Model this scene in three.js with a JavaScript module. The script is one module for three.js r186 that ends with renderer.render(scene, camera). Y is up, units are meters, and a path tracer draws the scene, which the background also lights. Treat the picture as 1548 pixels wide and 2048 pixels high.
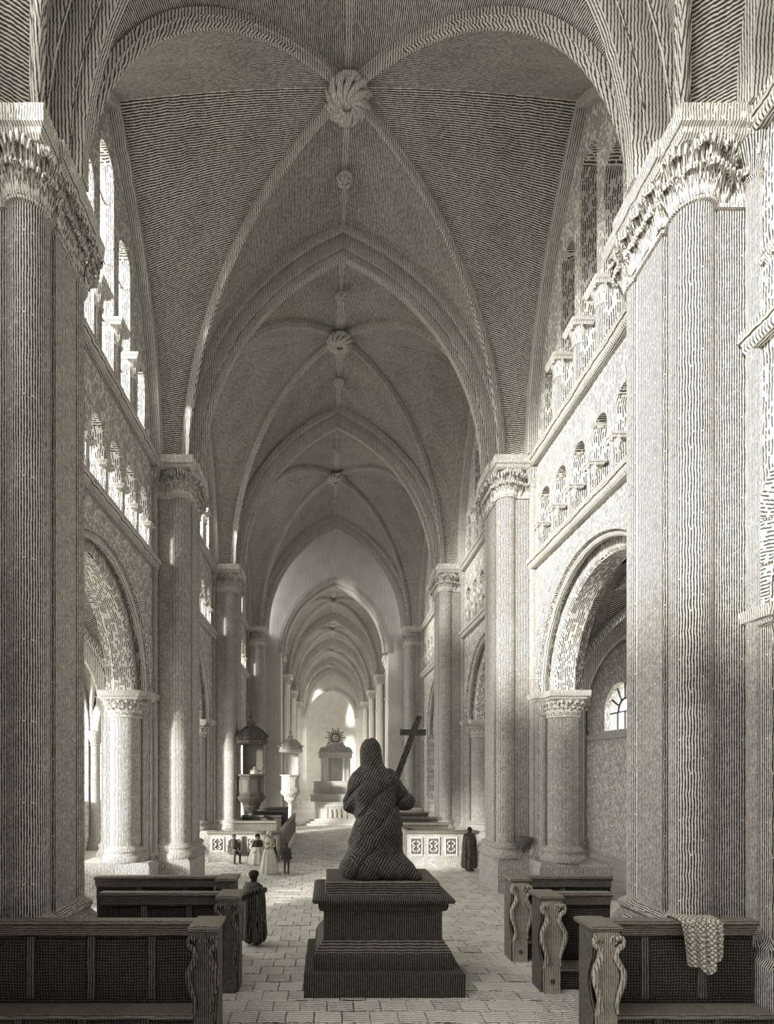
import * as THREE from 'three';
import { mergeGeometries, toCreasedNormals } from 'three/addons/utils/BufferGeometryUtils.js';
import { MarchingCubes } from 'three/addons/objects/MarchingCubes.js';
import { RoundedBoxGeometry } from 'three/addons/geometries/RoundedBoxGeometry.js';

// ---------------------------------------------------------------- camera, sky, sun, exposure
const scene = new THREE.Scene();
const FOCAL = 1100;                                         // focal length in pixels of the 1548 x 2048 frame
const camera = new THREE.PerspectiveCamera(2 * Math.atan(1024 / FOCAL) * 180 / Math.PI, 1548 / 2048, 0.1, 400);
camera.position.set(-0.55, 4.1, 0);
camera.lookAt(-0.55, 4.1, -10);
camera.setViewOffset(1548, 2048, 119, -521, 1548, 2048);    // rising front: the horizon lies low in the frame
scene.background = new THREE.Color().setRGB(1.0, 0.99, 0.965).multiplyScalar(12.5);
const sun = new THREE.DirectionalLight(new THREE.Color().setRGB(1, 0.98, 0.945), 13.5);
sun.position.set(-100, 30, 95);
sun.target.position.set(0, 0, 0);
sun.shadow.radius = 12;
sun.castShadow = true;
sun.shadow.mapSize.set(4096, 4096);
Object.assign(sun.shadow.camera, { left: -70, right: 70, top: 60, bottom: -60, near: 1, far: 260 });
scene.add(sun, sun.target);
const renderer = new THREE.WebGLRenderer({ antialias: true });
renderer.toneMapping = THREE.LinearToneMapping;
renderer.toneMappingExposure = 0.8;
renderer.shadowMap.enabled = true;
renderer.shadowMap.type = THREE.PCFSoftShadowMap;

// ---------------------------------------------------------------- helpers
let seed = 20240611;
const rnd = () => { seed = (seed + 0x6d2b79f5) | 0; let t = Math.imul(seed ^ (seed >>> 15), 1 | seed); t = (t + Math.imul(t ^ (t >>> 7), 61 | t)) ^ t; return ((t ^ (t >>> 14)) >>> 0) / 4294967296; };
const V = (x, y, z) => new THREE.Vector3(x, y, z);
const taken = new Map();
function numbered(name) { const n = taken.get(name) ?? 0; taken.set(name, n + 1); return n ? `${name}_${String(n).padStart(3, '0')}` : name; }
function mesh(name, geo, mat, parent) {
  const m = new THREE.Mesh(Array.isArray(geo) ? merge(geo) : geo, mat);
  m.castShadow = m.receiveShadow = true;
  m.name = parent ? name : numbered(name);
  (parent ?? scene).add(m);
  return m;
}
function merge(list) {
  return mergeGeometries(list.map((g) => { const h = g.index ? g.toNonIndexed() : g; for (const k of Object.keys(h.attributes)) if (!['position', 'normal', 'uv'].includes(k)) h.deleteAttribute(k); return h; }));
}
function group(name, parent) { const g = new THREE.Group(); g.name = parent ? name : numbered(name); (parent ?? scene).add(g); return g; }
function tag(o, label, category, grp) { o.userData.label = label; o.userData.category = category; if (grp) o.userData.group = grp; return o; }
function struct(name, label) { const g = new THREE.Group(); g.name = name; g.userData = { kind: 'structure', label }; scene.add(g); return g; }
function stuff(o) { o.userData.kind = 'stuff'; return o; }
function copyOf(src, name) { const c = src.clone(); c.name = numbered(name); c.userData = { ...src.userData }; scene.add(c); return c; }

// uv in metres from the direction a face points in
function boxUV(g0) {
  const g = g0.index ? g0.toNonIndexed() : g0;
  const p = g.attributes.position, uv = new Float32Array(p.count * 2);
  const a = V(), b = V(), c = V(), n = V();
  for (let i = 0; i < p.count; i += 3) {
    a.fromBufferAttribute(p, i); b.fromBufferAttribute(p, i + 1); c.fromBufferAttribute(p, i + 2);
    n.crossVectors(b.clone().sub(a), c.clone().sub(a));
    const x = Math.abs(n.x), y = Math.abs(n.y), z = Math.abs(n.z);
    [a, b, c].forEach((q, k) => {
      const [s, t] = y >= x && y >= z ? [q.x, q.z] : x >= z ? [q.z, q.y] : [q.x, q.y];
      uv[(i + k) * 2] = s; uv[(i + k) * 2 + 1] = t;
    });
  }
  g.setAttribute('uv', new THREE.BufferAttribute(uv, 2));
  return g;
}
function rawGeo(pos, uv) {
  const g = new THREE.BufferGeometry();
  g.setAttribute('position', new THREE.BufferAttribute(new Float32Array(pos), 3));
  if (uv) g.setAttribute('uv', new THREE.BufferAttribute(new Float32Array(uv), 2));
  g.computeVertexNormals();
  return g;
}
// loft through rings of equal length (arrays of Vector3); closed ring by default
function loft(rings, { cap = true, closed = true, smooth = 0, keepUV = false } = {}) {
  const pos = [], n = rings[0].length, put = (...q) => q.forEach((v) => pos.push(v.x, v.y, v.z));
  const m = closed ? n : n - 1;
  for (let i = 0; i + 1 < rings.length; i++) for (let j = 0; j < m; j++) {
    const k = (j + 1) % n, A = rings[i][j], B = rings[i][k], C = rings[i + 1][k], D = rings[i + 1][j];
    put(A, B, C, A, C, D);
  }
  if (cap && closed) for (const [r, flip] of [[rings[0], true], [rings.at(-1), false]]) {
    const flat = (() => { const c = r.reduce((s, v) => s.add(v), V(0, 0, 0)).multiplyScalar(1 / n); return c; })();
    for (let j = 0; j < n; j++) { const k = (j + 1) % n; flip ? put(flat, r[k], r[j]) : put(flat, r[j], r[k]); }
  }
  let g = rawGeo(pos);
  if (smooth) g = toCreasedNormals(g, smooth);
  return boxUV(g);
}
// a stack of rectangles grown by an offset: [[y, offset], ...]
function rectStack(x0, x1, z0, z1, prof) {
  return loft(prof.map(([y, o]) => [V(x0 - o, y, z1 + o), V(x1 + o, y, z1 + o), V(x1 + o, y, z0 - o), V(x0 - o, y, z0 - o)]));
}
const box = (x0, x1, y0, y1, z0, z1) => rectStack(x0, x1, z0, z1, [[y0, 0], [y1, 0]]);
// a turned piece: profile [[radius, y], ...], uv in metres round it
function turned(cx, cz, prof, seg = 24, crease = 0.7) {
  const rings = prof.map(([r, y]) => Array.from({ length: seg }, (_, i) => { const a = i / seg * Math.PI * 2; return V(cx + r * Math.cos(a), y, cz - r * Math.sin(a)); }));
  let pos = [], uv = [], R = Math.max(...prof.map((p) => p[0])), len = 0;
  for (let i = 0; i + 1 < rings.length; i++) {
    const dl = Math.hypot(prof[i + 1][0] - prof[i][0], prof[i + 1][1] - prof[i][1]);
    for (let j = 0; j < seg; j++) {
      const k = (j + 1) % seg, A = rings[i][j], B = rings[i][k], C = rings[i + 1][k], D = rings[i + 1][j], u0 = j / seg * 2 * Math.PI * R, u1 = (j + 1) / seg * 2 * Math.PI * R;
      const v0 = prof[0][1] + len, v1 = v0 + dl;
      for (const [q, s, t] of [[A, u0, v0], [B, u1, v0], [C, u1, v1], [A, u0, v0], [C, u1, v1], [D, u0, v1]]) { pos.push(q.x, q.y, q.z); uv.push(s, t); }
    }
    len += dl;
  }
  for (const [r, flip, y] of [[rings[0], true, prof[0][1]], [rings.at(-1), false, prof.at(-1)[1]]]) if (Math.hypot(r[0].x - cx, r[0].z - cz) > 1e-3) for (let j = 0; j < seg; j++) {
    const k = (j + 1) % seg, c = V(cx, y, cz), [p, q] = flip ? [r[k], r[j]] : [r[j], r[k]];
    for (const v of [c, p, q]) { pos.push(v.x, v.y, v.z); uv.push(v.x, v.z); }
  }
  const g = rawGeo(pos, uv);
  return toCreasedNormals(g, crease);
}
// sweep a profile [[n, b], ...] along points; b is the constant sideways vector
function sweep(pts, B, prof, { smooth = 0.6, closedPath = false, cap = true } = {}) {
  const N = pts.length;
  const rings = pts.map((p, i) => {
    const t = (closedPath ? pts[(i + 1) % N].clone().sub(pts[(i - 1 + N) % N]) : pts[Math.min(i + 1, N - 1)].clone().sub(pts[Math.max(i - 1, 0)])).normalize();
    const n = V().crossVectors(t, B).normalize();
    return prof.map(([a, b]) => p.clone().addScaledVector(n, a).addScaledVector(B, b));
  });
  if (closedPath) rings.push(rings[0]);
  return loft(rings, { cap: cap && !closedPath, smooth });
}
function tube(pts, r, seg = 6, per = 4, taper) {
  const c = new THREE.CatmullRomCurve3(pts), n = (pts.length - 1) * per, fr = c.computeFrenetFrames(n, false);
  const rings = Array.from({ length: n + 1 }, (_, i) => {
    const p = c.getPoint(i / n), q = taper ? taper(i / n) * r : r;
    return Array.from({ length: seg }, (_, k) => { const a = k / seg * 2 * Math.PI; return p.clone().addScaledVector(fr.normals[i], Math.cos(a) * q).addScaledVector(fr.binormals[i], Math.sin(a) * q); });
  });
  return loft(rings, { smooth: 1 });
}
function bar(a, b, w, h = w) {                              // a square bar from a to b
  const t = b.clone().sub(a).normalize(), up = Math.abs(t.y) > 0.95 ? V(1, 0, 0) : V(0, 1, 0), s = V().crossVectors(t, up).normalize(), u = V().crossVectors(s, t);
  return loft([a, b].map((p) => [[-1, -1], [1, -1], [1, 1], [-1, 1]].map(([i, j]) => p.clone().addScaledVector(s, i * w / 2).addScaledVector(u, j * h / 2))));
}
function extrude(shape, depth, { bevel = 0, curve = 12 } = {}) {
  return boxUV(new THREE.ExtrudeGeometry(shape, { depth, bevelEnabled: bevel > 0, bevelSize: bevel, bevelThickness: bevel, bevelSegments: 2, curveSegments: curve }));
}
const ball = (x, y, z, r, sx = 1, sy = 1, sz = 1, seg = 14) => boxUV(new THREE.SphereGeometry(r, seg, Math.max(6, seg >> 1)).scale(sx, sy, sz).translate(x, y, z));
// half of a pointed (or round) arch from the springing (t=0) to the crown (t=1): [across, up]
function archHalf(a, b, n = 16, y0 = 0) {
  const R = (a * a + b * b) / (2 * a), cx = a - R, th = Math.atan2(b, -cx);
  return Array.from({ length: n + 1 }, (_, i) => { const q = th * i / n; return [cx + R * Math.cos(q), y0 + R * Math.sin(q)]; });
}
function archWhole(a, b, n = 16, y0 = 0) { const h = archHalf(a, b, n, y0); return [...h.map(([x, y]) => [-x, y]), ...h.slice(0, -1).reverse()]; }

// ---------------------------------------------------------------- materials: engraved line grain on paper-coloured stone and wood
function hash(x, y, s) { let h = (x * 374761393 + y * 668265263 + s * 974711) | 0; h = Math.imul(h ^ (h >>> 13), 1274126177); return ((h ^ (h >>> 16)) >>> 0) / 4294967296; }
function noise(x, y, px, py, s) {                           // periodic value noise
  const ix = Math.floor(x), iy = Math.floor(y), fx = x - ix, fy = y - iy, u = fx * fx * (3 - 2 * fx), v = fy * fy * (3 - 2 * fy);
  const h = (a, b) => hash(((a % px) + px) % px, ((b % py) + py) % py, s);
  return (h(ix, iy) * (1 - u) + h(ix + 1, iy) * u) * (1 - v) + (h(ix, iy + 1) * (1 - u) + h(ix + 1, iy + 1) * u) * v;
}
function hatchTexture({ lines = 32, cover = 0.4, wobble = 0.35, ink = [0.05, 0.045, 0.04], paper = [0.8, 0.77, 0.71], dash = 0, across = false, both = false, s = 1, size = 1024 }) {
  const data = new Uint8Array(size * size * 4), enc = (c) => Math.round(255 * (c <= 0.0031308 ? 12.92 * c : 1.055 * Math.pow(c, 1 / 2.4) - 0.055));
  const stroke = (u, v, q) => {                             // u across the lines, v along them; both 0..1
    const w = (noise(u * 6, v * 9, 6, 9, s + q) - 0.5) * wobble * 1.8 + (noise(u * 16, v * 48, 16, 48, s + 7 + q) - 0.5) * wobble * 0.7;
    const x = u * lines + w, k = Math.floor(x), f = Math.abs(x - k - 0.5) * 2;
    let c = cover * (0.75 + 0.5 * noise(k, v * 40, lines, 40, s + 13 + q));
    if (dash) { const on = noise(k * 1.0, v * 22, lines, 22, s + 29 + q) * 0.8 + noise(u * 6, v * 6, 6, 6, s + 31 + q) * 0.2; c *= THREE.MathUtils.smoothstep(on, dash, dash + 0.08); }
    return 1 - THREE.MathUtils.smoothstep(f, c - 0.12, c + 0.12);
  };
  for (let y = 0; y < size; y++) for (let x = 0; x < size; x++) {
    const u = (x + 0.5) / size, v = (y + 0.5) / size, o = (y * size + x) * 4;
    let k = across ? stroke(v, u, 0) : stroke(u, v, 0);
    if (both) k = Math.max(k, stroke(across ? u : v, across ? v : u, 50));
    const tone = 0.92 + 0.16 * noise(u * 5, v * 5, 5, 5, s + 41);
    for (let c = 0; c < 3; c++) data[o + c] = enc(Math.min(1, (paper[c] * (1 - k) + ink[c] * k) * tone));
    data[o + 3] = 255;
  }
  const t = new THREE.DataTexture(data, size, size);
  t.wrapS = t.wrapT = THREE.RepeatWrapping; t.magFilter = THREE.LinearFilter; t.minFilter = THREE.LinearMipmapLinearFilter; t.colorSpace = THREE.SRGBColorSpace; t.needsUpdate = true;
  return t;
}
function hatchMat(name, opt, pitch, tint = [1, 1, 1], rough = 0.92) {
  const t = opt.isTexture ? opt.clone() : hatchTexture(opt);
  const tile = pitch * (opt.lines ?? opt.userData?.lines ?? 32);
  t.userData = { lines: opt.lines ?? opt.userData?.lines ?? 32 };
  t.repeat.set(1 / tile, 1 / tile); t.needsUpdate = true;
  const m = new THREE.MeshStandardMaterial({ map: t, roughness: rough, color: new THREE.Color().setRGB(...tint) });
  m.name = name;
  return m;
}
const PAPER = [0.82, 0.8, 0.772];
const M = {};
M.wall = hatchMat('engraved_stone_wall', { lines: 32, cover: 0.48, dash: 0.34, paper: PAPER, ink: [0.06, 0.057, 0.053], s: 3 }, 0.058);
M.pier = hatchMat('engraved_stone_pier', { lines: 32, cover: 0.54, dash: 0.06, wobble: 0.16, paper: PAPER, ink: [0.055, 0.052, 0.048], s: 5 }, 0.042);
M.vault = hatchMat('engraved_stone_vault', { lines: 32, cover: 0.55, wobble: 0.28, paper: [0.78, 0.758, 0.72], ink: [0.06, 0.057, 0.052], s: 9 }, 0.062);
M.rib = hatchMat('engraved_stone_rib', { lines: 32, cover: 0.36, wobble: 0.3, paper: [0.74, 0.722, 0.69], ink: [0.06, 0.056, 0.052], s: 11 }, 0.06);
M.carve = hatchMat('engraved_stone_carving', { lines: 32, cover: 0.34, dash: 0.2, paper: PAPER, ink: [0.12, 0.11, 0.095], s: 13 }, 0.045);
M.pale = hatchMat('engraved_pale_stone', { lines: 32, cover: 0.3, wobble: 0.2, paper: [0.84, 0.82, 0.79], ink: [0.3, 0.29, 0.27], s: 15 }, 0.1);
M.floor = ['a', 'b', 'c', 'd'].map((k, i) => hatchMat('engraved_floor_slab_' + k, { lines: 24, cover: 0.2 + 0.06 * i, wobble: 0.4, across: true, paper: [0.86, 0.84, 0.805], ink: [0.08, 0.076, 0.07], s: 20 + i, size: 512 }, 0.07));
M.joint = new THREE.MeshStandardMaterial({ color: new THREE.Color().setRGB(0.08, 0.074, 0.066), roughness: 1 });
M.wood = hatchMat('engraved_dark_wood', { lines: 32, cover: 0.56, wobble: 0.2, paper: [0.27, 0.25, 0.22], ink: [0.02, 0.018, 0.016], s: 31 }, 0.04, undefined, 0.7);
M.panel = hatchMat('engraved_dark_panel', { lines: 32, cover: 0.55, wobble: 0.2, both: true, paper: [0.24, 0.22, 0.195], ink: [0.017, 0.015, 0.013], s: 33 }, 0.045, undefined, 0.75);
M.rail = hatchMat('engraved_wood_rail', { lines: 32, cover: 0.45, wobble: 0.2, across: true, paper: [0.36, 0.335, 0.295], ink: [0.03, 0.027, 0.024], s: 35 }, 0.035, undefined, 0.6);
M.carvedWood = hatchMat('engraved_carved_wood', { lines: 32, cover: 0.34, wobble: 0.2, paper: [0.62, 0.58, 0.52], ink: [0.06, 0.055, 0.05], s: 37 }, 0.04, undefined, 0.6);
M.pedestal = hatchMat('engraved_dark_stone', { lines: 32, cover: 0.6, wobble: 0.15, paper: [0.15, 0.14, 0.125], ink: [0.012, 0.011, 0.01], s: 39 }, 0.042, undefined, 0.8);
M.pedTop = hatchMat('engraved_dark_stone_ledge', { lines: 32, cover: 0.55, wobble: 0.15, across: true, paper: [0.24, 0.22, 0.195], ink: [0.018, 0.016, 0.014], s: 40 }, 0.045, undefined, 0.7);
M.bronze = hatchMat('engraved_dark_statue', { lines: 32, cover: 0.66, wobble: 0.5, paper: [0.16, 0.15, 0.135], ink: [0.01, 0.009, 0.008], s: 41 }, 0.05, undefined, 0.75);
M.bronze.map.rotation = -0.55;
M.glass = new THREE.MeshPhysicalMaterial({ color: new THREE.Color().setRGB(0.97, 0.955, 0.92), transmission: 1, thickness: 0, roughness: 0, ior: 1.45 });
M.glass.name = 'window_glass';
M.lead = new THREE.MeshStandardMaterial({ color: new THREE.Color().setRGB(0.05, 0.046, 0.04), roughness: 0.7 });
const cloth = (name, r, ink, s, cover = 0.45) => hatchMat(name, { lines: 24, cover, wobble: 0.4, paper: r, ink, s, size: 512 }, 0.05);
M.darkCloth = cloth('engraved_dark_cloth', [0.22, 0.2, 0.18], [0.012, 0.011, 0.01], 51, 0.6);
M.blackCloth = cloth('engraved_black_cloth', [0.09, 0.083, 0.075], [0.01, 0.009, 0.008], 53);
M.whiteCloth = cloth('engraved_white_cloth', [0.88, 0.85, 0.79], [0.4, 0.37, 0.33], 55, 0.25);
M.skin = new THREE.MeshStandardMaterial({ color: new THREE.Color().setRGB(0.42, 0.36, 0.29), roughness: 0.8 });
M.hair = new THREE.MeshStandardMaterial({ color: new THREE.Color().setRGB(0.03, 0.026, 0.022), roughness: 0.8 });
M.drape = hatchMat('engraved_linen', { lines: 24, cover: 0.3, wobble: 0.4, both: true, paper: [0.86, 0.83, 0.76], ink: [0.18, 0.165, 0.145], s: 57, size: 512 }, 0.055);
M.drape.map.rotation = 0.8;
M.outside = new THREE.MeshStandardMaterial({ color: new THREE.Color().setRGB(0.25, 0.24, 0.22), roughness: 1 });

// ---------------------------------------------------------------- measures (metres; D is the distance from the camera, z = -D)
const WX = 6.5;                                             // nave wall plane
const SPR = 14.8, SC1 = 11.0;                               // springing of the vault and lower string course
const P = [-9.4, 0.3, 10.0, 19.7, 29.4, 41.4];              // pier depths in the nave
const CHD = 42.6, CP = [43.4, 53, 63, 73, 80];              // chancel arch and chancel pier depths
const CX = 4.9, CSPR = 13.4;                                // chancel wall plane and springing
const AW = 13.2;                                            // outer wall of the aisles

// ---------------------------------------------------------------- floor
{
  const f = struct('floor', 'floor of pale stone slabs laid in rows down the church');
  mesh('floor_bed', box(-16, 16, -0.3, -0.06, -92, 12), M.joint, f);
  const slabW = 0.47, slabD = 0.44, gap = 0.014, far = [];
  const variants = [0, 1, 2].map((k) => boxUV(rectStack(-slabW / 2 + gap / 2, slabW / 2 - gap / 2, -slabD / 2 + gap / 2, slabD / 2 - gap / 2, [[-0.07, 0], [-0.006, 0], [0, -0.006]])));
  for (const [k, g] of variants.entries()) { const uv = g.attributes.uv; for (let i = 0; i < uv.count; i++) uv.setXY(i, uv.getX(i) + 0.37 * k, uv.getY(i) + 0.53 * k); }
  let count = 0, row = 0;
  for (let d = 8.35; d < 40.5; d += slabD, row++) for (let x = -7.6; x < 8.0; x += slabW) {
    const cx = x + (row % 2) * slabW / 2 + (hash(row, 3, 5) - 0.5) * 0.06, y = (rnd() - 0.5) * 0.012, v = (rnd() * 3) | 0, mi = (rnd() * 4) | 0;
    const left = d < 12.7 ? -2.45 : -2.7, right = d < 12.7 ? 3.75 : 3.95;
    if (d < 14.9 && cx > left && cx < right && count < 280) {
      const m = mesh('floor_slab', variants[v], M.floor[mi], f); m.position.set(cx, y, -d); count++;
    } else far.push([variants[v], cx, y, -d, mi]);
  }
  M.floor.forEach((mat, k) => {
    const list = far.filter((q) => q[4] === k).map(([g, x, y, z]) => g.clone().translate(x, y, z));
    stuff(mesh('paving', list, mat, f));
  });
  mesh('aisle_paving', [box(-15, -7.9, -0.06, -0.005, -44, 12), box(7.9, 15, -0.06, -0.005, -44, 12), box(-8, 8, -0.06, -0.004, -8.13, 12), box(-8, 8, -0.06, -0.004, -90, -40.5)], M.floor[1], f);
}
const ground = mesh('ground', box(-220, 220, -0.6, -0.35, -300, 200), M.outside);  // never in view; added to stop light rising through the windows
ground.userData = { kind: 'structure', label: 'unseen ground outside the church, added to block light from below' };

// ---------------------------------------------------------------- carved pieces shared by piers
function leafGeo(w, h, out, cols = 4, rows = 8) {
  const P2 = (u, t) => {
    const curl = Math.max(0, (t - 0.62) / 0.38), a = curl * 3.6, r = out * 0.42;
    const y = t < 0.62 ? h * 0.86 * t / 0.62 : h * 0.86 + r * Math.sin(a) * 0.9;
    const z = 0.01 + out * 0.35 * Math.pow(Math.min(t, 0.62) / 0.62, 1.6) + (t < 0.62 ? 0 : r * (1 - Math.cos(a)));
    const lobes = 1 + 0.22 * Math.cos(t * 21) * (1 - curl * 0.6), ww = w / 2 * (0.62 + 0.45 * Math.sin(Math.min(1, t * 1.15) * Math.PI * 0.72)) * lobes * (1 - 0.45 * curl * curl);
    return V(u * ww, y, z + w * 0.16 * (1 - Math.abs(u)) - w * 0.1 * u * u);
  };
  const pos = [], uv = [];
  for (let i = 0; i < rows; i++) for (let j = 0; j < cols; j++) {
    const q = [[j, i], [j + 1, i], [j + 1, i + 1], [j, i], [j + 1, i + 1], [j, i + 1]];
    for (const [a, b] of q) { const v = P2(a / cols * 2 - 1, b / rows); pos.push(v.x, v.y, v.z); uv.push(v.x, v.y * 1.4); }
  }
  return rawGeo(pos, uv);
}
function acanthus(w, h, out, arms = 5) {                     // a leaf of curling ribs over a thin blade
  const list = [leafGeo(w, h * 0.92, out * 0.75, 4, 6)];
  for (let i = 0; i < arms; i++) {
    const k = (i / (arms - 1) * 2 - 1), hh = h * (1 - 0.16 * Math.abs(k));
    list.push(tube([V(k * w * 0.2, 0, 0.03), V(k * w * 0.36, hh * 0.4, out * 0.26), V(k * w * 0.5, hh * 0.72, out * 0.42), V(k * w * 0.6, hh * 0.98, out * 0.78), V(k * w * 0.62, hh * 0.9, out * 1.12), V(k * w * 0.52, hh * 0.74, out * 1.02)], w * 0.085, 5, 2, (t) => 0.75 + 0.55 * Math.sin(t * Math.PI * 0.9)));
  }
  return merge(list);
}
const LEAF = { low: acanthus(0.27, 0.46, 0.2), high: acanthus(0.3, 0.82, 0.27), small: acanthus(0.2, 0.3, 0.12, 3), tall: acanthus(0.22, 0.5, 0.16, 3), mini: leafGeo(0.11, 0.26, 0.1, 2, 5) };
function leafAt(parent, geo, x, y, z, ang, mat = M.carve) { const m = mesh('leaf', geo, mat, parent); m.position.set(x, y, z); m.rotation.y = ang; return m; }
const PL = 1.2;                                             // top of the plinths
const BASE = [[0, 0.24], [0.1, 0.24], [0.16, 0.19], [0.2, 0.13], [0.28, 0.11], [0.34, 0.16], [0.4, 0.14], [0.46, 0.03], [0.5, 0]].map(([y, o]) => [y + PL, o]);
const CAPH = 0.85;
// capital on a rectangular shaft; sides: list of [face, count] with face one of -x, +z, -z
function rectCapital(parent, x0, x1, z0, z1, y, sides, lo, hi) {
  const c = group('capital', parent);
  mesh('bell', rectStack(x0, x1, z0, z1, [[y - 0.06, 0.0], [y - 0.06, 0.05], [y, 0.05], [y + 0.01, 0.0], [y + 0.5, 0.0], [y + CAPH, 0.05]]), M.carve, c);
  for (const [f, n] of sides) for (let i = 0; i < n; i++) {
    const t = (i + 0.5) / n, t2 = n > 1 ? i / (n - 1) : 0.5;
    if (f === '-x') { leafAt(c, lo, x0, y, z0 + (z1 - z0) * t, -Math.PI / 2); leafAt(c, hi, x0 - 0.03, y + 0.02, z0 + (z1 - z0) * t2, -Math.PI / 2); }
    else { const s = f === '+z' ? 1 : -1, zz = s > 0 ? z1 : z0; leafAt(c, lo, x0 + (x1 - x0) * t, y, zz, s > 0 ? 0 : Math.PI); leafAt(c, hi, x0 + (x1 - x0) * (n > 1 ? t2 : 0.2), y + 0.02, zz + s * 0.03, s > 0 ? 0 : Math.PI); }
  }
  return c;
}
function roundCapital(parent, cx, cz, r, y, angs, lo, hi, h = CAPH) {
  const c = group('capital', parent);
  mesh('bell', turned(cx, cz, [[r, y - 0.06], [r + 0.05, y - 0.05], [r + 0.05, y], [r, y + 0.01], [r, y + h * 0.6], [r + 0.06, y + h]]), M.carve, c);
  angs.forEach((a, i) => {
    leafAt(c, lo, cx + r * Math.sin(a), y, cz + r * Math.cos(a), a);
    const b = a + (angs[1] - angs[0]) / 2;
    if (i < angs.length - 1 || angs.length > 6) leafAt(c, hi, cx + r * Math.sin(b), y + 0.02, cz + r * Math.cos(b), b);
  });
  return c;
}
const ABACUS = (y, t) => [[y, 0.14], [y + t * 0.12, 0.2], [y + t * 0.3, 0.22], [y + t * 0.38, 0.28], [y + t, 0.3]];

// ---------------------------------------------------------------- nave piers (local origin on the nave wall plane, nave towards -x)
function buildPier() {
  const g = group('clustered_pier');
  const capY = SPR - 0.42 - CAPH, hz = 1.27;
  // plinth
  mesh('plinth', rectStack(-1.3, 0, -1.15, 1.15, [[0, 0], [PL - 0.12, 0], [PL - 0.04, -0.06], [PL, -0.06]]), M.pier, g);
  mesh('plinth', rectStack(-0.25, 2.1, -2.1, 2.1, [[0, 0], [PL - 0.13, 0], [PL - 0.05, -0.06], [PL - 0.01, -0.06]]), M.pier, g);
  // nave-side shafts
  const rects = [[-1.2, -0.3, -0.4, 0.4], [-0.72, 0.05, -0.84, 0.84]];
  rects.forEach(([x0, x1, z0, z1], i) => {
    mesh('base', rectStack(x0, x1, z0, z1, BASE), M.pier, g);
    mesh(i ? 'strip_shaft' : 'pilaster_shaft', rectStack(x0, x1, z0, z1, [[PL + 0.45, 0], [capY, 0]]), M.pier, g);
  });
  for (const s of [-1, 1]) {
    mesh('base', turned(-0.88, s * 0.66, BASE.map(([y, o]) => [0.33 + o, y])), M.pier, g);
    mesh('column_shaft', turned(-0.88, s * 0.66, [[0.33, PL + 0.45], [0.33, 5.2], [0.325, 5.21], [0.325, 5.225], [0.33, 5.235], [0.33, 9.4], [0.325, 9.41], [0.325, 9.425], [0.33, 9.435], [0.33, capY]]), M.pier, g);
    mesh('nook_shaft', turned(-0.06, s * 0.98, [[0.13, PL], [0.2, PL + 0.1], [0.13, PL + 0.3], [0.11, PL + 0.4], [0.11, capY + 0.2], [0.16, capY + 0.25], [0.13, capY + 0.3], [0.24, SPR - 0.42]], 14), M.pier, g);
  }
  // core in the wall and the flat responds of the arcade
  mesh('core', rectStack(-0.02, 1.52, -hz, hz, [[PL - 0.02, 0.1], [PL + 0.1, 0.1], [PL + 0.18, 0.03], [PL + 0.25, 0], [6.75, 0]]), M.pier, g);
  // nave capitals
  rectCapital(g, -1.2, -0.3, -0.4, 0.4, capY, [['-x', 3], ['+z', 2], ['-z', 2]], LEAF.low, LEAF.high);
  for (const s of [-1, 1]) {
    const a0 = s > 0 ? -Math.PI * 0.5 : Math.PI * 0.5, angs = [0, 1, 2, 3].map((i) => s > 0 ? -1.35 + i * 0.75 : Math.PI - (-1.35 + i * 0.75));
    roundCapital(g, -0.88, s * 0.66, 0.33, capY, angs, LEAF.low, LEAF.high);
  }
  rectCapital(g, -0.72, 0.05, -0.84, 0.84, capY, [['+z', 2], ['-z', 2]], LEAF.low, LEAF.high);
  // abacus blocks
  const ay = capY + CAPH;
  mesh('abacus', rectStack(-1.2, -0.3, -0.4, 0.4, ABACUS(ay, 0.42)), M.carve, g);
  for (const s of [-1, 1]) mesh('abacus', rectStack(-1.18, -0.58, s > 0 ? 0.34 : -0.98, s > 0 ? 0.98 : -0.34, ABACUS(ay + 0.002, 0.415).map(([y, o]) => [y, o - 0.06])), M.carve, g);
  mesh('abacus', rectStack(-0.72, 0.05, -0.9, 0.9, ABACUS(ay + 0.004, 0.41)), M.carve, g);
  // responds under the arcade arches
  for (const s of [-1, 1]) {
    const cz = s * 1.42, r = 0.5, cy = 5.95;
    mesh('base', turned(0.75, cz, BASE.map(([y, o]) => [r + o, y])), M.pier, g);
    mesh('respond_shaft', turned(0.75, cz, [[r, PL + 0.45], [r, cy]], 28), M.pier, g);
    const c = roundCapital(g, 0.75, cz, r, cy, Array.from({ length: 8 }, (_, i) => (s > 0 ? 0 : Math.PI) - 1.4 + i * 0.4), LEAF.small, LEAF.tall, 0.5);
    mesh('abacus', rectStack(0.3, 1.2, s > 0 ? 1.1 : -1.85, s > 0 ? 1.85 : -1.1, ABACUS(cy + 0.5, 0.3).map(([y, o]) => [y, o - 0.08])), M.carve, c);
    mesh('impost', rectStack(0, 1.5, s > 0 ? 1.0 : -hz, s > 0 ? hz : -1.0, ABACUS(cy + 0.5, 0.295).map(([y, o]) => [y, o - 0.1])), M.carve, g);
    mesh('corner_shaft', turned(0.16, s * 1.3, [[0.13, PL], [0.19, PL + 0.1], [0.12, PL + 0.35], [0.12, cy], [0.17, cy + 0.05], [0.13, cy + 0.1], [0.2, cy + 0.5]], 14), M.pier, g);
  }
  // aisle side
  mesh('base', rectStack(1.5, 1.95, -0.5, 0.5, BASE.map(([y, o]) => [y, o * 0.5])), M.pier, g);
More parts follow.
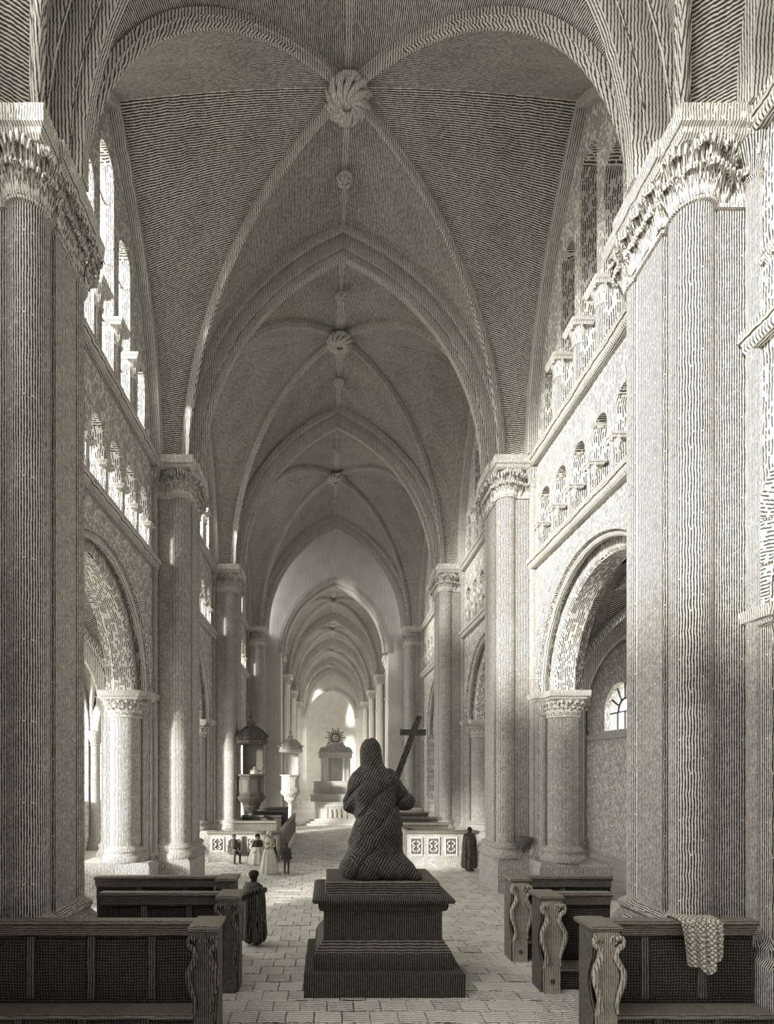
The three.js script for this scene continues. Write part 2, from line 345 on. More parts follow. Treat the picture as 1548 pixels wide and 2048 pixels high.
  mesh('aisle_shaft', rectStack(1.45, 1.95, -0.5, 0.5, [[PL + 0.4, 0], [6.3, 0], [6.4, 0.12], [6.75, 0.15]]), M.pier, g);
  return g;
}
const pier0 = buildPier();
const ord = ['west', 'first', 'second', 'third', 'fourth', 'last'];
const leftText = ['dark clustered pier of the left arcade nearest the west wall', 'clustered stone pier of the left arcade beside the west window', 'darkest left pier of clustered shafts rising behind the left pews', 'left clustered pier behind the small group of people by the stalls', 'left clustered pier carrying the larger wooden pulpit', 'left clustered pier next to the chancel arch'];
const rightText = ['clustered pier of the right arcade nearest the west wall', 'clustered stone pier of the right arcade before the pews', 'tall sunlit right pier with leafy capitals rising behind the right pews', 'right clustered pier holding the small water stoup', 'right clustered pier rising behind the right panelled choir parapet', 'right clustered pier next to the chancel arch'];
P.forEach((d, i) => {
  for (const s of [1, -1]) {
    if (i === 1 && s < 0) continue;                          // pier left out for the added, unseen left window
    const c = i === 0 && s === 1 ? pier0 : copyOf(pier0, 'clustered_pier');
    c.position.set(s * WX, 0, -d); c.rotation.y = s > 0 ? 0 : Math.PI;
    tag(c, (s > 0 ? rightText : leftText)[i], 'pier', 'clustered piers of the nave');
  }
});

// ---------------------------------------------------------------- nave walls
// hole helpers in a (w = along the wall, y) plane
function archHolePath(cx, hw, y0, ySpring, n = 12, rise = hw) {
  const p = new THREE.Path(), a = archWhole(hw, rise, n, ySpring);
  p.moveTo(cx - hw, y0); a.forEach(([x, y]) => p.lineTo(cx + x, y)); p.lineTo(cx + hw, y0); p.closePath();
  return p;
}
const colCache = {};
function colonnette(parent, x, y0, z, h, r, capH, face) {   // shaft with base, leafy capital and block
  const key = [h, r, capH].join();
  const c = colCache[key] ??= (() => ({
    shaft: turned(0, 0, [[r, 0.16], [r, h - capH - 0.12]], 12),
    base: mergeGeometries([rectStack(-r * 1.5, r * 1.5, -r * 1.5, r * 1.5, [[0, 0], [0.07, 0]]), turned(0, 0, [[r * 1.45, 0.07], [r * 1.5, 0.11], [r, 0.17]], 12)]),
    cap: mergeGeometries([turned(0, 0, [[r, h - capH - 0.14], [r * 1.35, h - capH - 0.1], [r, h - capH - 0.06], [r * 1.1, h - capH * 0.7], [r * 1.75, h - capH * 0.34]], 12)]),
    block: rectStack(-r * 1.75, r * 1.75, -r * 1.75, r * 1.75, [[h - capH * 0.34, 0], [h - capH * 0.2, 0.02], [h - capH * 0.15, 0.05], [h, 0.06]]),
  }))();
  const g = group('colonnette', parent); g.position.set(x, y0, z);
  mesh('shaft', c.shaft, M.pier, g); mesh('base', c.base, M.pier, g); mesh('capital', c.cap, M.carve, g); mesh('block', c.block, M.carve, g);
  for (let i = 0; i < 6; i++) { const a = i / 6 * 2 * Math.PI; leafAt(g, LEAF.mini, r * 0.9 * Math.sin(a), h - capH - 0.02, r * 0.9 * Math.cos(a), a).scale.setScalar(Math.min(1.6, r / 0.11)); }
  return g;
}
const walls = { '1': struct('wall_right', 'sunlit right nave wall with round arcade, triforium and clerestory openings'), '-1': struct('wall_left', 'shaded left nave wall with round arcade, triforium and clerestory openings') };
const STRING = [[0, 0], [0.16, 0], [0.2, 0.05], [0.2, 0.14], [0.28, 0.2], [0.28, 0.3], [0.24, 0.34], [0, 0.34]];
const voussoirCache = {};
let nWin = 0;
function windowThing(label) { const g = struct('window_' + (++nWin), label); return g; }
for (let b = 0; b + 1 < P.length; b++) for (const s of [1, -1]) {
  const W = walls[s], d0 = P[b], d1 = P[b + 1], mid = (d0 + d1) / 2, half = (d1 - d0) / 2, zc = -mid;
  const put = (geo, thick, x) => geo.rotateY(-Math.PI / 2).translate(0, 0, zc).translate(s > 0 ? x + thick : -x, 0, 0); // shape x -> +z ; extrude -> -x
  const open = b < 2 && s < 0;                              // unseen tall windows added beside the camera to sun the right wall
  // lower wall with the outer order of the arcade arch
  {
    const sh = new THREE.Shape([new THREE.Vector2(-half, 0.0), new THREE.Vector2(half, 0.0), new THREE.Vector2(half, open ? 8.2 : SC1), new THREE.Vector2(-half, open ? 8.2 : SC1)]);
    if (!open) sh.holes.push(archHolePath(0, 3.6, 0.0, 6.75, 20));  // solid beside the camera, out of view, keeping sun off the near pier
    mesh('arcade_wall', put(extrude(sh, 1.5), 1.5, WX), M.wall, W);
    if (!open) {                                            // inner order
    const arc = archWhole(3.38, 3.38, 22, 6.75).map(([x, y]) => V(0, y, x));
    mesh('inner_arch', sweep(arc, V(1, 0, 0), [[-0.26, -0.36], [0.16, -0.36], [0.24, -0.28], [0.24, 0.28], [0.16, 0.36], [-0.26, 0.36]].map(([n, q]) => [-n, q]), { smooth: 0.5 }).translate(s * (WX + 0.75), 0, zc), M.wall, W);
    mesh('arch_roll', sweep(archWhole(3.52, 3.52, 22, 6.75).map(([x, y]) => V(0, y, x)), V(1, 0, 0), Array.from({ length: 8 }, (_, k) => [0.1 * Math.cos(k / 4 * Math.PI), 0.1 * Math.sin(k / 4 * Math.PI)]), { smooth: 1 }).translate(s * (WX + 0.16), 0, zc), M.rib, W); }
    // voussoirs, a little proud of the wall
    if (b >= 1 && !open) {
      const n = 17;
      for (let k = 0; k < n; k++) {
        const a0 = Math.PI * k / n + 0.006, a1 = Math.PI * (k + 1) / n - 0.006, v = k % 3;
        const g = voussoirCache[v] ??= (() => {
          const A = -Math.PI / n / 2 + 0.004, Bq = -A, r0 = 3.6, r1 = 4.1 + 0.04 * v, ring = (q, x) => [r0, r1].map((r) => V(x, r * Math.cos(q), r * Math.sin(q)));
          const st = [A, (A + Bq) / 2, Bq].map((q) => { const [i, o] = ring(q, -0.03), [i2, o2] = ring(q, 0.05); return [i, o, o2, i2]; });
          return loft(st);
        })();
        const m = mesh('voussoir', g, M.wall, W);
        m.position.set(s * WX, 6.75, zc); m.rotation.x = (a0 + a1) / 2 - Math.PI / 2; if (s < 0) m.scale.x = -1;
      }
    }
  }
  if (!open) {
    // string courses
    for (const [y, len] of [[SC1, 1], [SPR - 0.36, 1]]) {
      const pts = [V(0, y, zc - half + 0.9), V(0, y, zc + half - 0.9)];
      const ring = (z) => STRING.map(([o, h]) => V(s * (WX - o), y + h, z));
      mesh('string_course', loft([ring(zc - half + 0.9), ring(zc + half - 0.9)]), M.rib, W);
    }
    // triforium wall
    const n = b === 4 ? 8 : 6, gapT = 1.2, w0 = -(n - 1) / 2 * gapT;
    const sh = new THREE.Shape([new THREE.Vector2(-half, SC1), new THREE.Vector2(half, SC1), new THREE.Vector2(half, SPR), new THREE.Vector2(-half, SPR)]);
    for (let k = 0; k < n; k++) {
      const c = w0 + k * gapT, p = new THREE.Path();
      const a = archWhole(0.38, 0.38, 8, 12.98);
      p.moveTo(c - 0.5, SC1 + 0.32); p.lineTo(c - 0.5, 12.4); p.lineTo(c - 0.38, 12.4); a.forEach(([x, y]) => p.lineTo(c + x, y)); p.lineTo(c + 0.38, 12.4); p.lineTo(c + 0.5, 12.4); p.lineTo(c + 0.5, SC1 + 0.32); p.closePath();
      sh.holes.push(p);
    }
    mesh('triforium_wall', put(extrude(sh, 0.55, { curve: 8 }), 0.55, WX), M.wall, W);
    for (let k = 0; k <= n; k++) colonnette(W, s * (WX + 0.13), SC1 + 0.33, zc + w0 + (k - 0.5) * gapT, 1.1, 0.11, 0.34);
    // clerestory wall
    const cl = new THREE.Shape([new THREE.Vector2(-half, SPR), new THREE.Vector2(half, SPR), new THREE.Vector2(half, 24.3), new THREE.Vector2(-half, 24.3)]);
    const slots = [[0, 0.46, 20.5], [-1.28, 0.44, 19.1], [1.28, 0.44, 19.1], [-2.72, 0.32, 16.75], [2.72, 0.32, 16.75]];
    for (const [c, hw, ys] of slots) cl.holes.push(archHolePath(c, hw, SPR + 0.1, ys, 8));
    const ct = s < 0 ? 0.3 : 0.55;
    mesh('clerestory_wall', put(extrude(cl, ct, { curve: 8 }), ct, WX), M.wall, W);
    for (const c of [-0.65, 0.65, -1.92, 1.92]) colonnette(W, s * (WX + 0.04), SPR - 0.02, zc + c, 1.9, 0.16, 0.5);
    if (s < 0) for (const [c, hw, ys] of slots) {           // glazing of the left clerestory
      const w = windowThing('narrow round-headed clerestory window high in the left nave wall');
      const pane = new THREE.Shape(archHolePath(0, hw + 0.02, SPR + 0.08, ys, 8).getPoints());
      const g = extrude(pane, 0.012).rotateY(-Math.PI / 2).translate(-WX - 0.24, 0, zc + c);
      mesh('pane', g, M.glass, w);
      mesh('glazing_bar', [1, 2, 3].map((k) => { const y = SPR + 0.1 + (ys - SPR) * k / 3.4; return box(-WX - 0.27, -WX - 0.23, y - 0.015, y + 0.015, zc + c - hw, zc + c + hw); }), M.lead, w);
    }
    // triforium passage: vault, floor and back wall; windows in the left one
    const x0 = WX + 0.5, x1 = 8.4;
    const X = (a, q) => s > 0 ? [a, q] : [-q, -a];
    mesh('passage_floor', box(...X(x0, x1), SC1 - 0.2, SC1 + 0.2, zc - half, zc + half), M.wall, W);
    mesh('passage_roof', box(...X(x0, x1), SPR - 0.6, SPR - 0.3, zc - half, zc + half), M.wall, W);
    const bk = new THREE.Shape([new THREE.Vector2(-half, 9.8), new THREE.Vector2(half, 9.8), new THREE.Vector2(half, s > 0 ? 24.5 : 15.8), new THREE.Vector2(-half, s > 0 ? 24.5 : 15.8)]);
    if (s < 0) for (let k = 0; k < n; k++) bk.holes.push(archHolePath(w0 + k * gapT, 0.45, SC1 + 0.4, 12.9, 6));
    mesh('passage_back_wall', put(extrude(bk, 0.3), 0.3, x1), M.wall, W);
    if (s < 0) for (let k = 0; k < n; k++) {
      const w = windowThing('small arched triforium window behind the colonnettes of the left wall');
      mesh('pane', extrude(new THREE.Shape(archHolePath(0, 0.47, SC1 + 0.38, 12.9, 6).getPoints()), 0.012).rotateY(-Math.PI / 2).translate(-x1 - 0.2, 0, zc + w0 + k * gapT), M.glass, w);
    }
  } else {
    const y0 = 8.6, n = 3, gap = 0.25, total = 7.5, w = total / n, w0 = b ? -half + 2.1 : -half;   // shape x runs towards the viewer
    const sh = new THREE.Shape([new THREE.Vector2(-half, y0 - 0.4), new THREE.Vector2(half, y0 - 0.4), new THREE.Vector2(half, 24.3), new THREE.Vector2(-half, 24.3)]);
    const at = Array.from({ length: n }, (_, k) => w0 + (k + 0.5) * w + (b ? 0 : 0));
    for (const c of at) sh.holes.push(archHolePath(c, w / 2 - gap / 2, y0, b ? 20.6 : 17.4, 12));
    mesh('added_window_wall', put(extrude(sh, 0.55), 0.55, WX), M.wall, W);  // invented window wall out of frame, opened to let the sun in
    at.forEach((c, k) => {
      const win = windowThing(['unseen tall arched window added on the left to sun the right wall', 'unseen tall arched window added on the left to sun the right wall'][b]);
      mesh('pane', extrude(new THREE.Shape(archHolePath(0, w / 2 - gap / 2 + 0.02, y0 - 0.02, b ? 20.6 : 17.4, 12).getPoints()), 0.012).rotateY(-Math.PI / 2).translate(-WX - 0.3, 0, zc + c), M.glass, win);
      for (const y of [11, 14, 17]) mesh('glazing_bar', box(-WX - 0.34, -WX - 0.26, y - 0.03, y + 0.03, zc + c - w / 2 + gap / 2, zc + c + w / 2 - gap / 2), M.lead, win);
    });
  }
}

// ---------------------------------------------------------------- vaults
function webPatch(A, B, m = 8) {                            // ruled sheet between two curves, uv: u along the curve, v along the course
  const pos = [], uv = [], n = A.length - 1, L = [0];
  for (let i = 1; i <= n; i++) L.push(L[i - 1] + (A[i].distanceTo(A[i - 1]) + B[i].distanceTo(B[i - 1])) / 2);
  const at = (i, j) => { const t = j / m, p = A[i].clone().lerp(B[i], t), sag = Math.sin(Math.PI * t) * 0.016 * A[i].distanceTo(B[i]); p.y += sag; return p; };
  for (let i = 0; i < n; i++) for (let j = 0; j < m; j++) for (const [a, b] of [[i, j], [i + 1, j], [i + 1, j + 1], [i, j], [i + 1, j + 1], [i, j + 1]]) {
    const v = at(a, b); pos.push(v.x, v.y, v.z); uv.push(L[a], A[a].distanceTo(B[a]) * b / m);
  }
  return toCreasedNormals(rawGeo(pos, uv), 0.5);
}
function bossGeo(r) {
  return mergeGeometries([
    boxUV(new THREE.SphereGeometry(r * 0.55, 16, 8).scale(1, 0.6, 1)),
    boxUV(new THREE.TorusGeometry(r * 0.78, r * 0.17, 8, 24).rotateX(Math.PI / 2)),
  ].map((g) => g.index ? g.toNonIndexed() : g));
}
function addBoss(parent, x, y, z, r, leaves) {
  const c = group('boss', parent); c.position.set(x, y, z);
  mesh('wreath', bossGeo(r), M.carve, c);
  for (let i = 0; i < leaves; i++) {
    const a = i / leaves * 2 * Math.PI, pts = [0, 1, 2, 3, 4].map((k) => { const q = a + k * 0.22, rr = r * (0.25 + 0.2 * k); return V(rr * Math.sin(q), -r * (0.42 - 0.08 * k) + (k === 2 ? -r * 0.06 : 0), rr * Math.cos(q)); });
    mesh('curl', tube(pts, r * 0.12, 6, 3, (t) => 0.5 + Math.sin(t * Math.PI) * 0.7), M.carve, c);
  }
}
const RIBPROF = (w, h) => [[-h * 0.1, -w], [h * 0.45, -w], [h * 0.55, -w * 0.72], [h * 0.8, -w * 0.62], [h, -w * 0.25], [h, w * 0.25], [h * 0.8, w * 0.62], [h * 0.55, w * 0.72], [h * 0.45, w], [-h * 0.1, w]];
const flip = (prof) => prof.map(([n, b]) => [-n, b]);
function vaultBay(C, o) {                                   // o: d0,d1, tx (half span at the transverse arch), wx (wall), y0, top, wallTop, dx,dz inset of the diagonals
  const half = (o.d1 - o.d0) / 2, zc = -(o.d0 + o.d1) / 2, N = 18;
  const T = archHalf(o.tx, o.top - o.y0, N, o.y0), F = archHalf(half - o.fz, o.wallTop - o.y0, N, o.y0);
  const webs = { lateral: { 1: [], '-1': [] }, long: { 1: [], '-1': [] } };
  for (const sx of [1, -1]) for (const sz of [1, -1]) {
    const Dg = Array.from({ length: N + 1 }, (_, i) => { const q = i / N * Math.PI / 2; return V(sx * o.dx * Math.cos(q), o.y0 + (o.boss - o.y0) * Math.sin(q), zc + sz * (half - o.dz) * Math.cos(q)); });
    const Tc = T.map(([x, y]) => V(sx * x, y, zc + sz * half)), Fc = F.map(([x, y]) => V(sx * o.wx, y, zc + sz * x));
    webs.lateral[sx].push(webPatch(Fc, Dg)); webs.long[sz].push(webPatch(Tc, Dg));
    const B = V(half - o.dz, 0, -sx * sz * o.dx).multiplyScalar(1).normalize(), BB = V().crossVectors(Dg[1].clone().sub(Dg[0]), Dg[N].clone().sub(Dg[0])).normalize();
    // the profile hangs below the web, towards the inside
    const t0 = Dg[1].clone().sub(Dg[0]), n0 = V().crossVectors(t0, BB), inward = V(0, o.y0, zc).sub(Dg[0]).dot(n0) > 0;
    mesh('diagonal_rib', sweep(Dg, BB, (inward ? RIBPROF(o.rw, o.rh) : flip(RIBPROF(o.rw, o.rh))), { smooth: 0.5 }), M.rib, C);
  }
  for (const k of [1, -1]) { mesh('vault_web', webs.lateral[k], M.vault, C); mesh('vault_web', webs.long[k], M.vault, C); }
  for (const sx of [1, -1]) {                               // ribs along the wall
    const W = archWhole(half - o.fz - 0.02, o.wallTop - o.y0 - 0.05, 14, o.y0).map(([x, y]) => V(sx * (o.wx - 0.12), y, zc + x));
    mesh('wall_rib', sweep(W, V(1, 0, 0), [[-0.12, -0.2], [0.22, -0.2], [0.3, -0.1], [0.3, 0.12], [0.22, 0.2], [-0.12, 0.2]].map(([n, b]) => [-n * o.k * -1, b * o.k]), { smooth: 0.4 }), M.rib, C);
  }
  // ridge rib, following the ridge from crown to boss
  for (const sz of [1, -1]) {
    const pts = Array.from({ length: 7 }, (_, i) => V(0, o.top + (o.boss - o.top) * i / 6 + Math.sin(i / 6 * Math.PI) * 0.016 * half, zc + sz * half * (1 - i / 6)));
    const pr = RIBPROF(o.rw * 1.45, o.rh * 1.1);
    mesh('ridge_rib', sweep(sz > 0 ? pts.reverse() : pts, V(1, 0, 0), sz > 0 ? pr : pr, { smooth: 0.4 }), M.rib, C);
    addBoss(C, 0, (o.top + o.boss) / 2 - o.rh * 0.9, zc + sz * half / 2, 0.26 * o.k, 6);
  }
  addBoss(C, 0, o.boss - o.rh * 1.0, zc, 0.6 * o.k, 12);
}
function transverseArch(C, d, a, y0, top, k = 1) {
  for (const [da, w, h] of [[0, 0.46, 0.42], [0.3, 0.27, 0.5]]) {
    const arc = archWhole(a - da * k, top - y0 - da * 1.15 * k, 18, y0).map(([x, y]) => V(x, y, -d));
    const half = [[-0.06, 1], [h * 0.45, 1], [h * 0.62, 0.94], [h * 0.66, 0.84], [h * 0.6, 0.76], [h * 0.36, 0.72], [h * 0.36, 0.62], [h * 0.8, 0.56], [h, 0.44]];
    const prof = [...half.map(([n, b]) => [n, -b * w]), ...[...half].reverse().map(([n, b]) => [n, b * w])].map(([n, b]) => [n * k, b * k]);
    mesh(da ? 'transverse_soffit' : 'transverse_arch', sweep(arc, V(0, 0, 1), prof.map(([n, b]) => [n, b]), { smooth: 0.35 }), M.rib, C);
  }
}
const ceil = struct('ceiling', 'ribbed stone vault of the nave with carved bosses along the ridge');
const VAULT = { tx: 5.75, wx: WX - 0.02, y0: SPR, top: 23.35, wallTop: 22.2, boss: 22.5, dx: 5.55, dz: 0.55, fz: 1.15, rw: 0.12, rh: 0.27, k: 1 };
const VP = P.filter((d, i) => i !== 1);                     // one wide vault over the two entrance bays
for (let b = 0; b + 1 < VP.length; b++) vaultBay(ceil, { ...VAULT, boss: [22.6, 22.6, 23.6, 23.3][b], d0: VP[b], d1: VP[b + 1] });
VP.forEach((d) => transverseArch(ceil, d, 5.75, SPR, 23.35));
mesh('roof_slab', box(-9, 9, 24.3, 24.6, -CHD - 0.2, 10.6), M.wall, ceil);

// ---------------------------------------------------------------- west wall behind the viewer, aisles
{
  const w = struct('wall_back', 'west wall of the church');
  mesh('wall_face', [box(-8.6, 8.6, -0.3, 24.6, 9.9, 10.6), box(-13.8, -8.6, -0.3, 10.9, 9.9, 10.6), box(8.6, 13.8, -0.3, 10.9, 9.9, 10.6)], M.wall, w);
}
for (const s of [1, -1]) {
  const side = s > 0 ? 'right' : 'left', W = struct('wall_aisle_' + side, `outer wall of the ${side} aisle with arched windows`), C = struct('ceiling_aisle_' + side, `low groined vault of the ${side} aisle`);
  const X = (a, q) => s > 0 ? [a, q] : [-q, -a];
  for (let b = 0; b + 1 < P.length; b++) {
    const mid = (P[b] + P[b + 1]) / 2, half = (P[b + 1] - P[b]) / 2, zc = -mid;
    const y0 = s > 0 ? 6.15 : 2.6, ys = s > 0 ? 7.0 : 6.6, hw = s > 0 ? 1.35 : Math.min(2.15, half / 2 - 0.25), wc = s > 0 ? -1.4 : 0;
    const sh = new THREE.Shape([new THREE.Vector2(-half, 0), new THREE.Vector2(half, 0), new THREE.Vector2(half, 10.8), new THREE.Vector2(-half, 10.8)]);
    const glazed = s > 0 || b > 0;
    const spots = s > 0 ? [wc] : [-half / 2 + 0.05, half / 2 - 0.05];
    if (glazed) for (const c of spots) sh.holes.push(archHolePath(c, hw, y0, ys, 14));
    mesh('outer_wall', extrude(sh, 0.6).rotateY(-Math.PI / 2).translate(s > 0 ? AW + 0.6 : -AW, 0, zc), M.wall, W);
    // window with fan tracery
    if (glazed) for (const wz of spots) {
    const win = windowThing(s > 0 ? 'round-arched right aisle window with dark fan tracery' : 'round-arched window of the left aisle with plain bars');
    const xp = s * (AW + 0.3);
    const edges = archWhole(hw, hw, 14, ys);
    if (s > 0) {
      const rays = 6;
      for (let k = 0; k < rays; k++) {                      // panes of the fan, inner half disc and the row below
        const a0 = Math.PI * k / rays, a1 = Math.PI * (k + 1) / rays, sec = new THREE.Shape(), r0 = hw * 0.45;
        sec.moveTo(r0 * Math.cos(a0), r0 * Math.sin(a0)); sec.lineTo(hw * Math.cos(a0), hw * Math.sin(a0)); sec.lineTo(hw * Math.cos((a0 + a1) / 2), hw * Math.sin((a0 + a1) / 2)); sec.lineTo(hw * Math.cos(a1), hw * Math.sin(a1)); sec.lineTo(r0 * Math.cos(a1), r0 * Math.sin(a1)); sec.closePath();
        mesh('pane', extrude(sec, 0.012).rotateY(-Math.PI / 2).translate(xp, ys, zc + wc), M.glass, win);
        if (k) mesh('tracery_bar', bar(V(xp, ys + r0 * Math.sin(a0), zc + wc + r0 * Math.cos(a0)), V(xp, ys + hw * Math.sin(a0), zc + wc + hw * Math.cos(a0)), 0.07), M.lead, win);
      }
      const disc = new THREE.Shape(); archWhole(hw * 0.45, hw * 0.45, 8).forEach(([x, y], i) => i ? disc.lineTo(x, y) : disc.moveTo(x, y)); disc.closePath();
      mesh('pane', extrude(disc, 0.012).rotateY(-Math.PI / 2).translate(xp, ys, zc + wc), M.glass, win);
      mesh('tracery_bar', sweep(archWhole(hw * 0.45, hw * 0.45, 10, ys).map(([x, y]) => V(xp, y, zc + wc + x)), V(1, 0, 0), [[-0.04, -0.04], [0.04, -0.04], [0.04, 0.04], [-0.04, 0.04]]), M.lead, win);
      for (let k = 0; k < 4; k++) {
        const z0 = zc + wc - hw + k * hw / 2;
        mesh('pane', box(xp - 0.006, xp + 0.006, y0, ys, z0, z0 + hw / 2), M.glass, win);
        if (k) mesh('tracery_bar', box(xp - 0.035, xp + 0.035, y0, ys, z0 - 0.03, z0 + 0.03), M.lead, win);
      }
      mesh('tracery_bar', box(xp - 0.035, xp + 0.035, ys - 0.03, ys + 0.03, zc + wc - hw, zc + wc + hw), M.lead, win);
    } else {
      mesh('pane', extrude(new THREE.Shape(archHolePath(0, hw, y0, ys, 14).getPoints()), 0.012).rotateY(-Math.PI / 2).translate(xp, 0, zc + wz), M.glass, win);
      for (const c of [-0.72, 0.72]) mesh('glazing_bar', box(xp - 0.03, xp + 0.03, y0, ys + 1.9, zc + wz + c - 0.03, zc + wz + c + 0.03), M.lead, win);
      for (const y of [3.9, 5.2, 6.5]) mesh('glazing_bar', box(xp - 0.03, xp + 0.03, y - 0.03, y + 0.03, zc + wz - hw, zc + wz + hw), M.lead, win);
    }
    }
    // string course at capital level
    if (s > 0) mesh('string_course', box(...X(AW - 0.14, AW), 5.75, 6.05, zc - half + 0.5, zc + half - 0.5), M.rib, W);
    // groined vault of the aisle
    vaultBay2(C, s, P[b], P[b + 1]);
  }
  P.forEach((d) => {                                        // wall shafts of the aisle and its transverse arches
    const cx = s * (AW - 0.22);
    mesh('wall_shaft', turned(cx, -d, [[0.46, 0], [0.46, 0.3], [0.36, 0.45], [0.26, 0.6], [0.26, 5.5], [0.32, 5.55], [0.27, 5.6], [0.42, 6.05], [0.46, 6.05], [0.46, 6.3]], 16), M.pier, W);
    const arc = archWhole(2.35, 3.35, 14, 6.3).map(([x, y]) => V(s * 10.6 + x, y, -d));
    mesh('transverse_arch', sweep(arc, V(0, 0, 1), [[-0.1, -0.4], [0.3, -0.4], [0.4, -0.26], [0.4, 0.26], [0.3, 0.4], [-0.1, 0.4]], { smooth: 0.4 }), M.rib, C);
  });
  mesh('roof_slab', box(...X(7.9, AW + 0.6), 10.6, 10.9, -44, 10), M.wall, C);
  // the aisle ends in a plain wall beside the chancel
  mesh('end_wall', box(...X(7.5, AW + 0.6), 0, 10.9, -44, -43.6), M.wall, W);
}
function vaultBay2(C, s, d0, d1) {
  const half = (d1 - d0) / 2, zc = -(d0 + d1) / 2, N = 12, xc = s * 10.6, hx = 2.6, y0 = 6.3, top = 10.1;
  const list = [];
  for (const sx of [1, -1]) for (const sz of [1, -1]) {
    const Dg = Array.from({ length: N + 1 }, (_, i) => { const q = i / N * Math.PI / 2; return V(xc + sx * hx * Math.cos(q), y0 + (top - y0) * Math.sin(q), zc + sz * half * Math.cos(q)); });
    const Tc = archHalf(hx, top - y0, N, y0).map(([x, y]) => V(xc + sx * x, y, zc + sz * half)), Fc = archHalf(half, top - y0 - 0.1, N, y0).map(([x, y]) => V(xc + sx * hx, y, zc + sz * x));
    list.push(webPatch(Fc, Dg, 4), webPatch(Tc, Dg, 4));
    const BB = V().crossVectors(Dg[1].clone().sub(Dg[0]), Dg[N].clone().sub(Dg[0])).normalize(), n0 = V().crossVectors(Dg[1].clone().sub(Dg[0]), BB);
    const inward = V(xc, y0, zc).sub(Dg[0]).dot(n0) > 0, pr = RIBPROF(0.12, 0.22);
    mesh('diagonal_rib', sweep(Dg, BB, inward ? pr : flip(pr), { smooth: 0.5 }), M.rib, C);
  }
  mesh('vault_web', list, M.vault, C);
}

